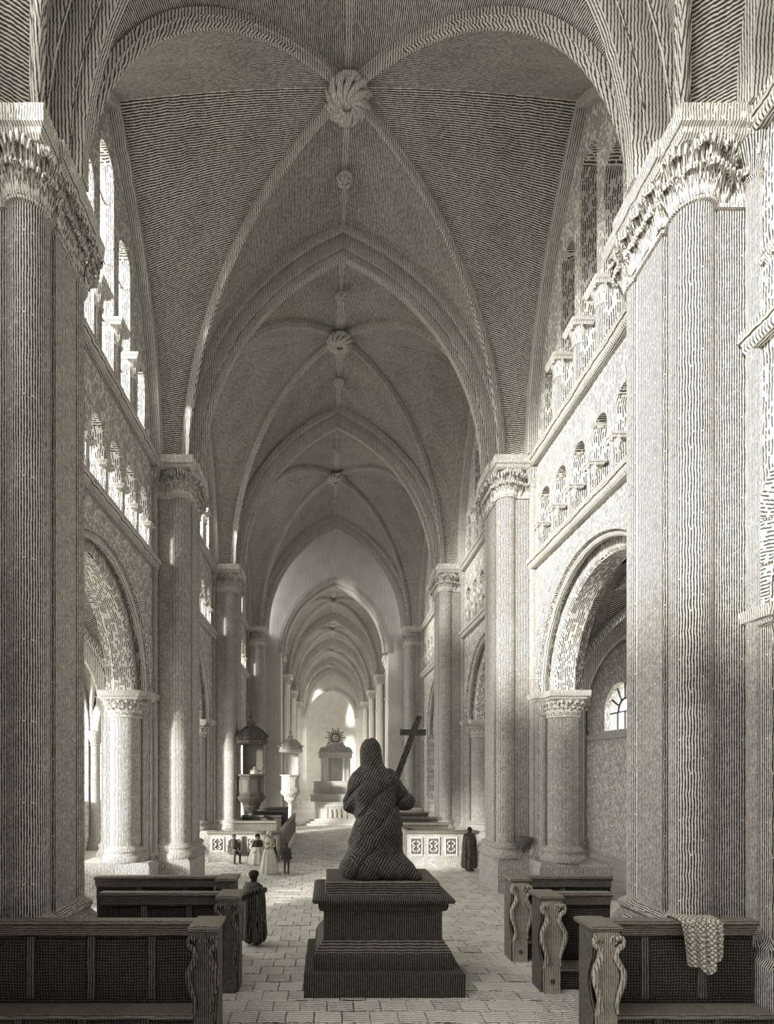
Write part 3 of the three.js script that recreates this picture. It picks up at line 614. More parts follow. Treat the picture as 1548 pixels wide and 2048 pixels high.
// ---------------------------------------------------------------- chancel: arch wall, walls with shafts, vault, apse
{
  const w = struct('wall_chancel_arch', 'plain wall pierced by the pointed chancel arch');
  const sh = new THREE.Shape([new THREE.Vector2(-8.6, 0), new THREE.Vector2(8.6, 0), new THREE.Vector2(8.6, 24.4), new THREE.Vector2(-8.6, 24.4)]);
  sh.holes.push(archHolePath(0, 4.15, 0, CSPR, 18, 5.6));
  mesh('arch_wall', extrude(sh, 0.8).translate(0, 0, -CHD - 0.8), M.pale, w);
  const arc = archWhole(4.15, 5.6, 18, CSPR).map(([x, y]) => V(x, y, -CHD));
  mesh('arch_moulding', sweep(arc, V(0, 0, 1), [[-0.25, 0], [-0.25, 0.12], [0, 0.16], [0.12, 0.12], [0.2, 0.02], [0.2, -0.3], [0, -0.3]], { smooth: 0.4 }), M.rib, w);
  mesh('arch_moulding', sweep(archWhole(3.95, 5.35, 18, CSPR).map(([x, y]) => V(x, y, -CHD - 0.4)), V(0, 0, 1), [[-0.2, -0.4], [-0.2, 0.25], [0.12, 0.25], [0.2, 0.15], [0.2, -0.3]], { smooth: 0.4 }), M.rib, w);
  const cw = { 1: struct('wall_chancel_right', 'bright right wall of the far chancel'), '-1': struct('wall_chancel_left', 'left wall of the far chancel with tall windows') };
  const cc = struct('ceiling_chancel', 'row of small ribbed vaults over the far chancel');
  for (let b = 0; b + 1 < CP.length; b++) {
    const half = (CP[b + 1] - CP[b]) / 2, zc = -(CP[b + 1] + CP[b]) / 2;
    for (const s of [1, -1]) {
      const wl = new THREE.Shape([new THREE.Vector2(-half, 0), new THREE.Vector2(half, 0), new THREE.Vector2(half, 21), new THREE.Vector2(-half, 21)]);
      if (s < 0) { wl.holes.push(archHolePath(0, Math.min(2.2, half - 1.2), 3.5, 9.8, 12)); wl.holes.push(archHolePath(0, 1.3, CSPR + 0.3, 16, 10)); }
      else wl.holes.push(archHolePath(-1.2, 0.4, CSPR + 0.3, 15.6, 6), archHolePath(0, 0.4, CSPR + 0.3, 16.2, 6), archHolePath(1.2, 0.4, CSPR + 0.3, 15.6, 6));
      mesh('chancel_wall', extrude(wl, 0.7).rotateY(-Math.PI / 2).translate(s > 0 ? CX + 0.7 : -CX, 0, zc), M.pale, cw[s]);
      if (s > 0) mesh('blind_back', box(CX + 0.6, CX + 0.75, CSPR, 18, zc - half, zc + half), M.wall, cw[s]);
      if (s < 0) {
        const w2 = windowThing('tall round-headed window in the left chancel wall'), hw = Math.min(2.2, half - 1.2);
        mesh('pane', extrude(new THREE.Shape(archHolePath(0, hw, 3.5, 9.8, 12).getPoints()), 0.012).rotateY(-Math.PI / 2).translate(-CX - 0.4, 0, zc), M.glass, w2);
        for (const c of [-0.7, 0.7]) mesh('glazing_bar', box(-CX - 0.44, -CX - 0.38, 3.5, 11.4, zc + c - 0.04, zc + c + 0.04), M.lead, w2);
        const w3 = windowThing('upper round-headed window in the left chancel wall');
        mesh('pane', extrude(new THREE.Shape(archHolePath(0, 1.3, CSPR + 0.3, 16, 10).getPoints()), 0.012).rotateY(-Math.PI / 2).translate(-CX - 0.4, 0, zc), M.glass, w3);
        mesh('glazing_bar', box(-CX - 0.44, -CX - 0.38, CSPR + 0.3, 17.2, zc - 0.04, zc + 0.04), M.lead, w3);
      }
      mesh('string_course', box(s > 0 ? CX - 0.14 : -CX, s > 0 ? CX : -CX + 0.14, CSPR - 0.25, CSPR, zc - half, zc + half), M.rib, cw[s]);
      mesh('string_course', box(s > 0 ? CX - 0.1 : -CX, s > 0 ? CX : -CX + 0.1, 10.9, 11.15, zc - half, zc + half), M.rib, cw[s]);
    }
    vaultBay(cc, { d0: CP[b], d1: CP[b + 1], tx: 4.3, wx: CX - 0.02, y0: CSPR, top: 19.4, wallTop: 18.4, boss: 19.3, dx: 4.2, dz: 0.4, fz: 0.7, rw: 0.14, rh: 0.3, k: 0.75 });
    transverseArch(cc, CP[b + 1] - (b === CP.length - 2 ? 0.3 : 0), 4.3, CSPR, 19.4, 0.8);
  }
  mesh('roof_slab', box(-6, 6, 20.9, 21.2, -90, -CHD - 0.8), M.wall, cc);
  // shafts of the chancel
  let proto = null;
  CP.slice(0, -1).forEach((d, i) => {
    for (const s of [1, -1]) {
      let c;
      if (!proto) {
        c = proto = group('chancel_pier');
        const y = CSPR - 0.9;
        mesh('plinth', rectStack(-0.95, 0, -0.95, 0.95, [[0, 0], [0.7, 0], [0.8, -0.08]]), M.pale, c);
        mesh('pilaster_shaft', rectStack(-0.7, 0, -0.4, 0.4, [[0.8, 0.1], [1, 0], [y, 0]]), M.pale, c);
        for (const q of [-1, 1]) mesh('column_shaft', turned(-0.4, q * 0.55, [[0.35, 0.8], [0.25, 1], [0.25, y]], 16), M.pale, c);
        const k = group('capital', c);
        mesh('bell', rectStack(-0.7, 0, -0.72, 0.72, [[y - 0.05, 0.02], [y, 0.04], [y + 0.3, 0.03], [y + 0.58, 0.15]]), M.carve, k);
        for (let j = 0; j < 5; j++) leafAt(k, LEAF.tall, -0.72, y, -0.6 + j * 0.3, -Math.PI / 2);
        for (let j = 0; j < 3; j++) { leafAt(k, LEAF.tall, -0.6 + j * 0.25, y, 0.74, 0); leafAt(k, LEAF.tall, -0.6 + j * 0.25, y, -0.74, Math.PI); }
        mesh('abacus', rectStack(-0.7, 0, -0.72, 0.72, ABACUS(y + 0.58, 0.32)), M.carve, c);
      } else c = copyOf(proto, 'chancel_pier');
      c.position.set(s * CX, 0, -(d + (i ? 0 : 0.95))); c.rotation.y = s > 0 ? 0 : Math.PI;
      tag(c, [['pale chancel pier at the right jamb of the chancel arch', 'chancel pier at the left jamb of the chancel arch beside the smaller pulpit'], ['pale right chancel pier, next beyond the chancel arch', 'left chancel pier, next beyond the chancel arch'], ['right chancel pier in the middle of the chancel wall', 'left chancel pier in the middle of the chancel wall'], ['right chancel pier nearest the apse', 'left chancel pier nearest the apse']][i][s > 0 ? 0 : 1], 'pier', 'slender piers of the chancel');
    }
  });
  // apse
  const ap = struct('wall_apse', 'pale end wall with the pointed apse arch behind the altar');
  const es = new THREE.Shape([new THREE.Vector2(-5.6, 0), new THREE.Vector2(5.6, 0), new THREE.Vector2(5.6, 21), new THREE.Vector2(-5.6, 21)]);
  es.holes.push(archHolePath(0, 3.6, 0, 12, 16, 4.2));
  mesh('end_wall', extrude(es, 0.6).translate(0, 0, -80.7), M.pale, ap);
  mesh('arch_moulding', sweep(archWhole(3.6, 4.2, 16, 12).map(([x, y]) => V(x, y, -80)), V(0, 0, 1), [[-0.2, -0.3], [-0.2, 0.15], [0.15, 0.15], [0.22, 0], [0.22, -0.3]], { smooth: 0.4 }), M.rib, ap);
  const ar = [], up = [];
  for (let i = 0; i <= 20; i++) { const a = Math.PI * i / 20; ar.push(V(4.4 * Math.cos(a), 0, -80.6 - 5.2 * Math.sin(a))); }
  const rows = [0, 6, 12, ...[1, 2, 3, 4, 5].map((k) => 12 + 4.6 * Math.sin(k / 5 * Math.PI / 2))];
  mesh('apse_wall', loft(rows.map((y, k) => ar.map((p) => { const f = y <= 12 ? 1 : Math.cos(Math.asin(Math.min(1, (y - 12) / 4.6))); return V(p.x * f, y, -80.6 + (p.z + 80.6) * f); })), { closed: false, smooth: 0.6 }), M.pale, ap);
}

// ---------------------------------------------------------------- pedestal and kneeling statue
{
  const p = group('pedestal'); p.position.set(0.49, 0, -11.05);
  tag(p, 'dark stepped stone pedestal under the kneeling statue in the aisle', 'pedestal');
  const half = (w, dd) => [-w / 2, w / 2, -dd / 2, dd / 2];
  const st = (name, w, dd, prof, m) => mesh(name, rectStack(...half(w, dd), prof), m, p);
  st('bottom_step', 2.94, 2.1, [[0, 0], [0.42, 0], [0.45, -0.02]], M.pedestal);
  st('upper_step', 2.58, 1.82, [[0.45, 0], [0.7, 0], [0.74, -0.02]], M.pedestal);
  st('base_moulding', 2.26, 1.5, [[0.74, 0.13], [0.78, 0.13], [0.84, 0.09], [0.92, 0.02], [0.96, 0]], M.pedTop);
  st('dado', 2.22, 1.46, [[0.96, 0], [1.52, 0]], M.pedestal);
  st('cornice', 2.26, 1.5, [[1.5, 0], [1.54, 0.06], [1.6, 0.08], [1.66, 0.08], [1.68, 0.17], [1.74, 0.19], [1.78, 0.13], [1.8, 0.05]], M.pedestal);
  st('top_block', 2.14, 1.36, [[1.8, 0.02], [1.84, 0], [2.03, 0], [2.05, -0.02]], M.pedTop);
}
const smin = (a, b, k) => { const h = Math.max(k - Math.abs(a - b), 0) / k; return Math.min(a, b) - h * h * k * 0.25; };
function capsule(p, a, b, ra, rb) {                         // distance to a tapered capsule; a, b arrays
  const ax = b[0] - a[0], ay = b[1] - a[1], az = b[2] - a[2], px = p[0] - a[0], py = p[1] - a[1], pz = p[2] - a[2];
  const t = Math.min(1, Math.max(0, (px * ax + py * ay + pz * az) / (ax * ax + ay * ay + az * az)));
  return Math.hypot(px - ax * t, py - ay * t, pz - az * t) - (ra + (rb - ra) * t);
}
const ellipsoid = (p, c, r) => { const x = (p[0] - c[0]) / r[0], y = (p[1] - c[1]) / r[1], z = (p[2] - c[2]) / r[2], k = Math.hypot(x, y, z); return (k - 1) * Math.min(...r); };
function march(field, centre, size, res) {                  // mesh a distance field inside a cube
  const mc = new MarchingCubes(res, undefined, false, false, 400000), hs = size / 2;
  mc.isolation = 0;
  for (let z = 0; z < res; z++) for (let y = 0; y < res; y++) for (let x = 0; x < res; x++) {
    const p = [centre[0] + ((x - res / 2) / (res / 2)) * hs, centre[1] + ((y - res / 2) / (res / 2)) * hs, centre[2] + ((z - res / 2) / (res / 2)) * hs];
    mc.field[x + y * res + z * res * res] = -field(p);
  }
  mc.update();
  const n = mc.count, pos = new Float32Array(n * 3), nor = new Float32Array(mc.normalArray.slice(0, n * 3));
  for (let i = 0; i < n * 3; i++) pos[i] = mc.positionArray[i] * hs + centre[i % 3];
  const g = new THREE.BufferGeometry();
  g.setAttribute('position', new THREE.BufferAttribute(pos, 3)); g.setAttribute('normal', new THREE.BufferAttribute(nor, 3));
  return boxUV(g);
}
{
  const s = group('kneeling_statue'); s.position.set(0.49, 2.05, -11.05);
  tag(s, 'dark statue of a kneeling veiled figure holding up a tall cross', 'statue');
  // figure seen from behind, facing -z; knees forward, robe trailing towards the viewer
  const body = (p) => {
    const up = Math.min(1, Math.max(0, (p[1] - 0.7) * 3)), low = 1 - up, groove = (x, k) => 1 - Math.min(1, Math.abs(Math.sin(x)) * k);
    const veil = Math.min(1, Math.max(0, (2.02 - p[1]) * 3));
    const fold = 0.034 * veil * up * groove((p[0] - p[1] * 1.05 + 0.05 * Math.sin(p[1] * 5 + p[0] * 3)) * 5.6, 1.9) + 0.04 * low * groove((p[0] * 1.0 + p[1] * 0.55 * Math.sign(p[0] + 0.1) + 0.06 * Math.sin(p[1] * 7)) * 6.4, 1.8) + 0.02 * (1 - veil) * groove(p[0] * 12 + p[1] * 2, 1.6) - 0.01;
    let d = ellipsoid(p, [-0.16, 2.44, -0.2], [0.215, 0.31, 0.25]);                                          // veiled head
    d = smin(d, capsule(p, [-0.15, 2.2, -0.14], [-0.13, 1.75, -0.06], 0.2, 0.33), 0.16);                     // veil over the neck and upper back
    d = smin(d, capsule(p, [-0.4, 1.86, -0.1], [0.2, 1.9, -0.1], 0.19, 0.19), 0.2);                          // shoulders
    d = smin(d, capsule(p, [-0.08, 1.72, -0.06], [-0.04, 1.1, 0.02], 0.38, 0.38), 0.22);                       // torso
    d = smin(d, capsule(p, [-0.4, 1.84, -0.1], [-0.56, 1.4, -0.16], 0.17, 0.155), 0.12);                     // left upper arm
    d = smin(d, capsule(p, [-0.56, 1.42, -0.18], [-0.3, 1.5, -0.52], 0.15, 0.1), 0.1);
    d = smin(d, capsule(p, [0.2, 1.88, -0.1], [0.55, 1.46, -0.14], 0.18, 0.16), 0.12);                       // right upper arm
    d = smin(d, capsule(p, [0.55, 1.47, -0.16], [0.3, 1.62, -0.5], 0.16, 0.1), 0.1);
    d = smin(d, capsule(p, [-0.04, 1.1, 0.02], [-0.12, 0.6, 0.08], 0.39, 0.46), 0.25);                       // hips under the mantle
    d = smin(d, capsule(p, [-0.3, 0.55, 0.05], [-0.34, 0.24, -0.42], 0.3, 0.24), 0.2);                       // thighs down to the knees
    d = smin(d, capsule(p, [0.14, 0.6, 0.05], [0.14, 0.24, -0.42], 0.3, 0.24), 0.2);
    d = smin(d, capsule(p, [-0.36, 0.22, -0.4], [-0.42, 0.2, 0.36], 0.24, 0.22), 0.22);                      // lower legs under the robe
    d = smin(d, capsule(p, [0.16, 0.2, -0.4], [0.42, 0.16, 0.44], 0.22, 0.17), 0.2);
    d = smin(d, ellipsoid(p, [-0.12, 0.16, 0.26], [0.66, 0.26, 0.4]), 0.24);                                  // hem spread on the block
    d = smin(d, capsule(p, [0.38, 0.14, 0.4], [0.66, 0.06, 0.56], 0.13, 0.09), 0.1);                         // trailing foot
    d = smin(d, capsule(p, [-0.28, 1.62, 0.12], [0.2, 1.05, 0.2], 0.13, 0.16), 0.18);                         // mantle swathed across the back
    d = smin(d, capsule(p, [-0.36, 0.86, 0.2], [0.24, 0.9, 0.2], 0.12, 0.14), 0.2);
    return Math.max(d + fold, -p[1] + 0.0);
  };
  mesh('figure', march(body, [0, 1.36, 0], 3.1, 128), M.bronze, s);
  // hands gripping the cross
  const hand = (x, y, z, side) => {
    const g = [ball(0, 0, 0, 0.09, 0.8, 1.1, 0.55)];
    for (let k = 0; k < 4; k++) g.push(tube([V(-0.02, 0.07 - k * 0.045, -0.03), V(side * 0.05, 0.075 - k * 0.045, -0.11), V(side * 0.12, 0.07 - k * 0.045, -0.1), V(side * 0.13, 0.065 - k * 0.045, -0.03)], 0.024, 6, 3));
    g.push(tube([V(0, 0.06, 0.02), V(side * 0.06, 0.12, 0.05), V(side * 0.12, 0.12, 0.02)], 0.026, 6, 3));
    return mergeGeometries(g).translate(x, y, z);
  };
  mesh('hand', hand(0.25, 1.66, -0.52, 1), M.bronze, s); mesh('hand', hand(-0.24, 1.54, -0.58, 1), M.bronze, s);
  const dir = V(0.36, 1, 0.02).normalize(), foot = V(0.31, 1.62, -0.58).addScaledVector(dir, -0.75), top = V(0.31, 1.62, -0.58).addScaledVector(dir, 1.72), side = V(1, -0.12, 0).normalize();
  const c = group('cross', s);
  mesh('upright', bar(foot, top, 0.12, 0.12), M.bronze, c);
  const mid = foot.clone().lerp(top, 0.84);
  mesh('crossbar', bar(mid.clone().addScaledVector(side, -0.27), mid.clone().addScaledVector(side, 0.27).add(V(0, 0.06, 0)), 0.12, 0.12), M.bronze, c);
}

// ---------------------------------------------------------------- pews
function lyreShape() {                                      // outline of the carved end, in x (centre 0) and y
  const r = [[0.2, 1.65], [0.21, 1.56], [0.17, 1.5], [0.13, 1.42], [0.115, 1.32], [0.13, 1.22], [0.19, 1.12], [0.215, 1.02], [0.2, 0.9], [0.15, 0.76], [0.12, 0.62], [0.13, 0.52], [0.16, 0.46], [0.18, 0.44], [0.18, 0]];
  const sh = new THREE.Shape();
  sh.moveTo(-r[0][0], r[0][1]); r.forEach(([x, y]) => sh.lineTo(x, y)); [...r].reverse().forEach(([x, y]) => sh.lineTo(-x, y)); sh.closePath();
  return sh;
}
const PEW = {
  plate: extrude(lyreShape(), 0.1, { bevel: 0.012 }),
  scroll: (() => [-1, 1].map((k) => tube([V(k * 0.1, 1.52, 0.12), V(k * 0.19, 1.56, 0.13), V(k * 0.21, 1.46, 0.13), V(k * 0.14, 1.4, 0.13), V(k * 0.1, 1.3, 0.13), V(k * 0.14, 1.2, 0.13), V(k * 0.21, 1.08, 0.14), V(k * 0.2, 0.92, 0.14), V(k * 0.14, 0.74, 0.13), V(k * 0.11, 0.6, 0.13), V(k * 0.13, 0.5, 0.13)], 0.038, 7, 4, (t) => 0.7 + 0.6 * Math.sin(t * Math.PI)).translate(0, 0, 0.02)))(),
  volute: (() => [-1, 1].map((k) => tube(Array.from({ length: 12 }, (_, i) => { const a = i * 0.75, r = 0.075 - i * 0.005; return V(k * (0.1 + r * Math.cos(a)), 1.5 + r * Math.sin(a), 0.12); }), 0.018, 5, 3)))(),
  knob: ball(0, 0.22, 0.12, 0.045, 1, 1, 0.6),
};
function pew(len, side, label, consoleMat, grp) {           // runs from its carved end at x = 0 towards side * len; seat towards +z
  const g = group('pew'); tag(g, label, 'pew', grp); g.scale.y = 1.06;
  const X = (a, b) => side > 0 ? [a, b] : [-b, -a], zb = -0.52, H = 1.6;
  // carved end and side board
  const c = group('carved_end', g);
  const pl = mesh('lyre_plate', PEW.plate, consoleMat, c); pl.position.set(side * 0.2, 0, -0.1); pl.scale.x = 0.8;
  for (const k of [0, 1]) { const m = mesh('scroll', PEW.scroll[k], consoleMat, c); m.position.set(side * 0.2, 0, -0.1); const v = mesh('volute', PEW.volute[k], consoleMat, c); v.position.set(side * 0.2, 0, -0.1); }
  const kn = mesh('knob', PEW.knob, M.wood, c); kn.position.set(side * 0.2, 0, -0.1);
  mesh('scroll_top', rectStack(...X(0, 0.4), zb - 0.06, 0.0, [[1.62, 0.01], [1.65, 0.03], [1.69, 0.03], [1.71, 0]]), M.rail, c);
  mesh('end_board', (() => { const sh = new THREE.Shape(); sh.moveTo(-zb, 0); sh.lineTo(0.06, 0); sh.lineTo(0.06, 0.42); sh.bezierCurveTo(0.16, 0.6, 0.3, 0.75, 0.22, 1.0); sh.bezierCurveTo(0.12, 1.2, 0.05, 1.35, 0.08, 1.63); sh.lineTo(-zb, 1.63); sh.closePath(); return extrude(sh, 0.07).rotateY(Math.PI / 2).translate(side > 0 ? 0.015 : -0.085, 0, 0); })(), M.wood, g);
  // back: posts, rails, recessed panels
  const n = Math.max(1, Math.round(len / 1.05)), w = (len - 0.1) / n;
  mesh('back_board', box(...X(0.08, len), 0.06, H - 0.05, zb - 0.03, zb - 0.01), M.panel, g);
  for (let k = 0; k < n; k++) {
    const a = 0.1 + k * w;
    mesh('panel', rectStack(...X(a + 0.14, a + w - 0.02), zb - 0.01, zb + 0.012, [[0.56, 0], [1.38, 0]]), M.panel, g);
    mesh('stile', box(...X(a, a + 0.12), 0.5, 1.42, zb - 0.02, zb + 0.045), M.wood, g);
    mesh('apron_panel', box(...X(a + 0.14, a + w - 0.02), 0.05, 0.33, -0.18, -0.165), M.panel, g);
    mesh('apron_stile', box(...X(a, a + 0.12), 0.0, 0.36, -0.19, -0.13), M.wood, g);
  }
  mesh('apron_board', box(...X(0.08, len), 0.02, 0.36, -0.22, -0.19), M.panel, g);
  mesh('top_rail', loft([0.06, len].map((x) => [[zb - 0.1, H], [zb - 0.1, H + 0.06], [zb - 0.07, H + 0.08], [zb + 0.1, H + 0.08], [zb + 0.13, H + 0.06], [zb + 0.13, H + 0.02], [zb + 0.08, H - 0.02], [zb + 0.05, H - 0.16], [zb - 0.03, H - 0.18]].map(([z, y]) => V(side * x, y, z))).map((r) => side > 0 ? r.reverse() : r)), M.rail, g);
  mesh('seat', loft([0.06, len].map((x) => [[zb, 0.36], [zb, 0.42], [-0.1, 0.42], [-0.07, 0.4], [-0.07, 0.37], [-0.1, 0.35]].map(([z, y]) => V(side * x, y, z))).map((r) => side > 0 ? r : r)), M.rail, g);
  return g;
}
const pd = [8.2, 10.2, 11.87];
[[2.78, 'front right pew of dark wood with a pale cloth over its back'], [1.52, 'short middle right pew with pale carved end, abutting the sunlit pier'], [2.4, 'rearmost right pew with pale carved end, before the stoup pier']].forEach(([len, lab], i) => {
  const p = pew(len, 1, lab, M.carvedWood, 'carved pews'); p.position.set(3.42, 0, -pd[i]);
});
[[3.95, 'long front left pew of dark panelled wood'], [2.75, 'middle left pew of dark wood between the darkest pier and the aisle'], [3.2, 'rearmost left pew of dark wood behind the darkest pier']].forEach(([len, lab], i) => {
  const p = pew(len, -1, lab, M.wood, 'carved pews'); p.position.set([-2.2, -2.2, -2.55][i], 0, -pd[i]);
});
// cloth hung over the front right pew
{
  const top = 1.79, pts = [];
  const path = (t) => { const s = t * 1.32; if (s < 0.28) return [-0.66, top - 0.28 + s]; if (s < 0.54) return [-0.66 + (s - 0.28), top + 0.015]; return [-0.37 + Math.min(0.02, (s - 0.54) * 0.1), top + 0.0 - (s - 0.54)]; };
  const side = (off) => { const rows = []; for (let i = 0; i <= 26; i++) { const r = []; for (let j = 0; j <= 16; j++) {
    const u = j / 16 - 0.5, t = i / 26, tt = t * (1 - 0.14 * Math.pow(Math.abs(u) * 2, 2.2) + 0.05 * Math.sin(u * 9)), [z, y] = path(tt), drop = Math.max(0, (t - 0.42) / 0.58);
    const wv = (0.03 * Math.sin(u * 26 + 1) + 0.02 * Math.sin(u * 47)) * Math.min(1, drop * 3 + 0.15);
    r.push(V(u * (0.66 - 0.1 * drop) + 0.03 * drop, y + off * (t > 0.2 && t < 0.42 ? 1 : 0) - (t < 0.2 ? 0 : 0), z + (t >= 0.42 ? wv + off + 0.035 : t < 0.2 ? -off : 0)));
  } rows.push(r); } return rows; };
  const A = side(0.012), B = side(0), rings = A.map((r, i) => [...r, ...[...B[i]].reverse()]);
  const m = mesh('cloth', loft(rings, { smooth: 0.8 }), M.drape);
  m.position.set(5.25, 0.0, -pd[0]); tag(m, 'pale cloth hung over the back of the front right pew', 'cloth');
}

// ---------------------------------------------------------------- water stoup on the second right pier
{
  const g = group('water_stoup'); g.position.set(6.12, 1.55, -18.86 + 0.24); tag(g, 'small dark stone water stoup bracketed on a right pier', 'stoup');
  mesh('bowl', turned(0, 0, [[0.05, 0], [0.08, 0.06], [0.16, 0.14], [0.25, 0.24], [0.27, 0.3], [0.29, 0.3], [0.29, 0.36], [0.22, 0.36], [0.16, 0.26], [0.02, 0.24]], 18), M.wood, g);
  mesh('bracket', rectStack(-0.06, 0.06, -0.24, -0.02, [[-0.22, -0.04], [-0.05, 0], [0.14, 0.03]]), M.wood, g);
}

// ---------------------------------------------------------------- choir parapets and stall rows
function parapet(s, x0, x1, d, h, label, panels) {
  const g = group('choir_parapet'); g.position.set(0, 0, -d); tag(g, label, 'parapet');
  const X = s > 0 ? [x0, x1] : [-x1, -x0];
  mesh('wall', box(...X, 0, h - 0.1, -0.2, 0), M.pier, g);
  mesh('plinth', box(...X, 0, 0.34, -0.2, 0.1), M.pier, g);
  mesh('coping', rectStack(X[0], X[1], -0.2, 0, [[h - 0.16, 0.02], [h - 0.1, 0.08], [h - 0.02, 0.1], [h, 0.06]]), M.rail, g);
  const w = (x1 - x0) / panels;
  for (let k = 0; k < panels; k++) {
    const cx = X[0] + (k + 0.5) * w, p = group('carved_panel', g);
    mesh('frame', [box(cx - w * 0.36, cx + w * 0.36, h - 0.34, h - 0.27, -0.01, 0.05), box(cx - w * 0.36, cx + w * 0.36, 0.46, 0.53, -0.01, 0.05), box(cx - w * 0.36, cx - w * 0.29, 0.53, h - 0.34, -0.01, 0.05), box(cx + w * 0.29, cx + w * 0.36, 0.53, h - 0.34, -0.01, 0.05)], M.pale, p);
    mesh('field', box(cx - w * 0.29, cx + w * 0.29, 0.53, h - 0.34, -0.01, 0.015), M.wood, p);
    const cy = (h + 0.19) / 2;
    for (const q of [-1, 1]) mesh('scrollwork', tube([V(cx + q * 0.03, cy - 0.24, 0.03), V(cx + q * 0.16, cy - 0.12, 0.05), V(cx + q * 0.05, cy, 0.05), V(cx + q * 0.17, cy + 0.12, 0.05), V(cx + q * 0.04, cy + 0.24, 0.03)], 0.03, 5, 3), M.pale, p);
  }
  // the side towards the aisle: handrail on balusters
  const xs = s * x0, L = 11.5, b = group('balustrade', g);
  mesh('handrail', box(xs - 0.09, xs + 0.09, h - 0.12, h, -L, -0.2), M.rail, b);
  mesh('kerb', box(xs - 0.1, xs + 0.1, 0, 0.2, -L, -0.2), M.pale, b);
  for (let k = 0; k < 22; k++) { const z = -0.5 - k * 0.52; mesh('baluster', turned(xs, z, [[0.07, 0.2], [0.05, 0.3], [0.09, 0.5], [0.045, 0.85], [0.06, h - 0.12]], 8), M.rail, b); }
  return g;
}
parapet(-1, 2.75, 6.0, 25.3, 1.4, 'left pale choir parapet behind the seated group, with carved panels', 4);
parapet(1, 2.95, 6.0, 24.1, 1.55, 'right pale choir parapet with a row of carved panels', 4);
{
  let proto;
  for (const s of [-1, 1]) for (let k = 0; k < 4; k++) {
    let g;
    if (!proto) {
      g = proto = group('choir_stall');
      mesh('back', box(-1.05, 1.05, 0, 1.62, -0.06, 0), M.wood, g);
      mesh('top_rail', rectStack(-1.05, 1.05, -0.14, 0.1, [[1.62, 0], [1.7, 0.02], [1.74, 0]]), M.rail, g);
      mesh('seat', box(-1.05, 1.05, 0.42, 0.5, 0, 0.44), M.rail, g);
      for (const x of [-1.05, -0.36, 0.33, 0.98]) mesh('arm', box(x, x + 0.07, 0, 1.1, 0, 0.46), M.wood, g);
    } else g = copyOf(proto, 'choir_stall');
    g.position.set(s * 4.1, 0.06 * k, -((s < 0 ? 26.9 : 25.9) + k * 2.6 + (k > 0 && s < 0 ? 0.2 : 0)));
    const where = ['foremost', 'second', 'third', 'rearmost'][k];
    tag(g, `${where} dark bench of the choir stalls behind the ${s < 0 ? 'left' : 'right'} parapet`, 'stall', 'choir stalls');
  }
}

// ---------------------------------------------------------------- pulpits
function pulpit(name, label, k, mat, matTop) {
  const g = group(name); tag(g, label, 'pulpit');
  const oct = (prof) => turned(0, 0, prof.map(([r, y]) => [r * k, y * k]), 8, 0.2);
  mesh('carved_corbel', turned(0, 0, [[0.04, -1.0], [0.16, -0.92], [0.1, -0.82], [0.3, -0.66], [0.42, -0.5], [0.36, -0.4], [0.62, -0.2], [0.7, -0.06], [0.66, 0]].map(([r, y]) => [r * k, y * k]), 14), mat, g);
  for (let i = 0; i < 8; i++) { const a = i / 8 * 2 * Math.PI + 0.4; const m = mesh('acanthus_leaf', LEAF.tall, mat, g); m.position.set(0.34 * k * Math.sin(a), -0.62 * k, 0.34 * k * Math.cos(a)); m.rotation.set(0, a, 0); m.scale.setScalar(1.1 * k); }
  mesh('drum', oct([[0.64, 0], [0.66, 0.06], [0.6, 0.1], [0.6, 0.95]]), mat, g);
  mesh('parapet_rim', oct([[0.6, 0.95], [0.7, 1.0], [0.72, 1.08], [0.5, 1.08], [0.5, 0.98]]), matTop, g);
  for (let i = 0; i < 8; i++) { const a = (i + 0.5) / 8 * 2 * Math.PI; const m = mesh('panel', boxUV(new RoundedBoxGeometry(0.3 * k, 0.6 * k, 0.04, 1, 0.012)), matTop, g); m.position.set(0.565 * k * Math.sin(a + Math.PI / 2), 0.5 * k, 0.565 * k * Math.cos(a + Math.PI / 2)); m.rotation.y = a + Math.PI / 2; }
  mesh('back_panel', boxUV(new RoundedBoxGeometry(1.0 * k, 1.9 * k, 0.08, 1, 0.02).translate(0, 1.75 * k, -0.56 * k)), matTop, g);
  // sounding board
  const c = group('sounding_board', g);
  mesh('board_rim', oct([[0.3, 2.5], [0.74, 2.52], [0.82, 2.58], [0.82, 2.7], [0.72, 2.76]]), mat, c);
  mesh('dome', turned(0, 0, [[0.74, 2.74], [0.72, 2.9], [0.6, 3.1], [0.4, 3.26], [0.22, 3.36], [0.14, 3.5], [0.2, 3.58], [0.1, 3.66], [0.06, 3.8], [0.1, 3.88], [0.03, 3.98], [0.02, 4.25]].map(([r, y]) => [r * k, y * k]), 16), mat, c);
  for (let i = 0; i < 10; i++) { const a = i / 10 * 2 * Math.PI; const m = mesh('crest_leaf', LEAF.small, mat, c); m.position.set(0.72 * k * Math.sin(a), 2.7 * k, 0.72 * k * Math.cos(a)); m.rotation.y = a; m.scale.setScalar(k); }
  for (let i = 0; i < 8; i++) { const a = i / 8 * 2 * Math.PI; mesh('dome_rib', tube([[0.74, 2.8], [0.64, 3.08], [0.42, 3.28], [0.22, 3.4]].map(([r, y]) => V(r * k * Math.sin(a), y * k, r * k * Math.cos(a))), 0.035 * k, 5, 3), mat, c); }
  const ball_ = mesh('finial', ball(0, 4.28 * k, 0, 0.07 * k), mat, c);
  return g;
}
const pu1 = pulpit('pulpit', 'large dark carved pulpit with domed sounding board on a left pier', 1.08, M.wood, M.rail);
pu1.position.set(-4.55, 2.85, -28.9);
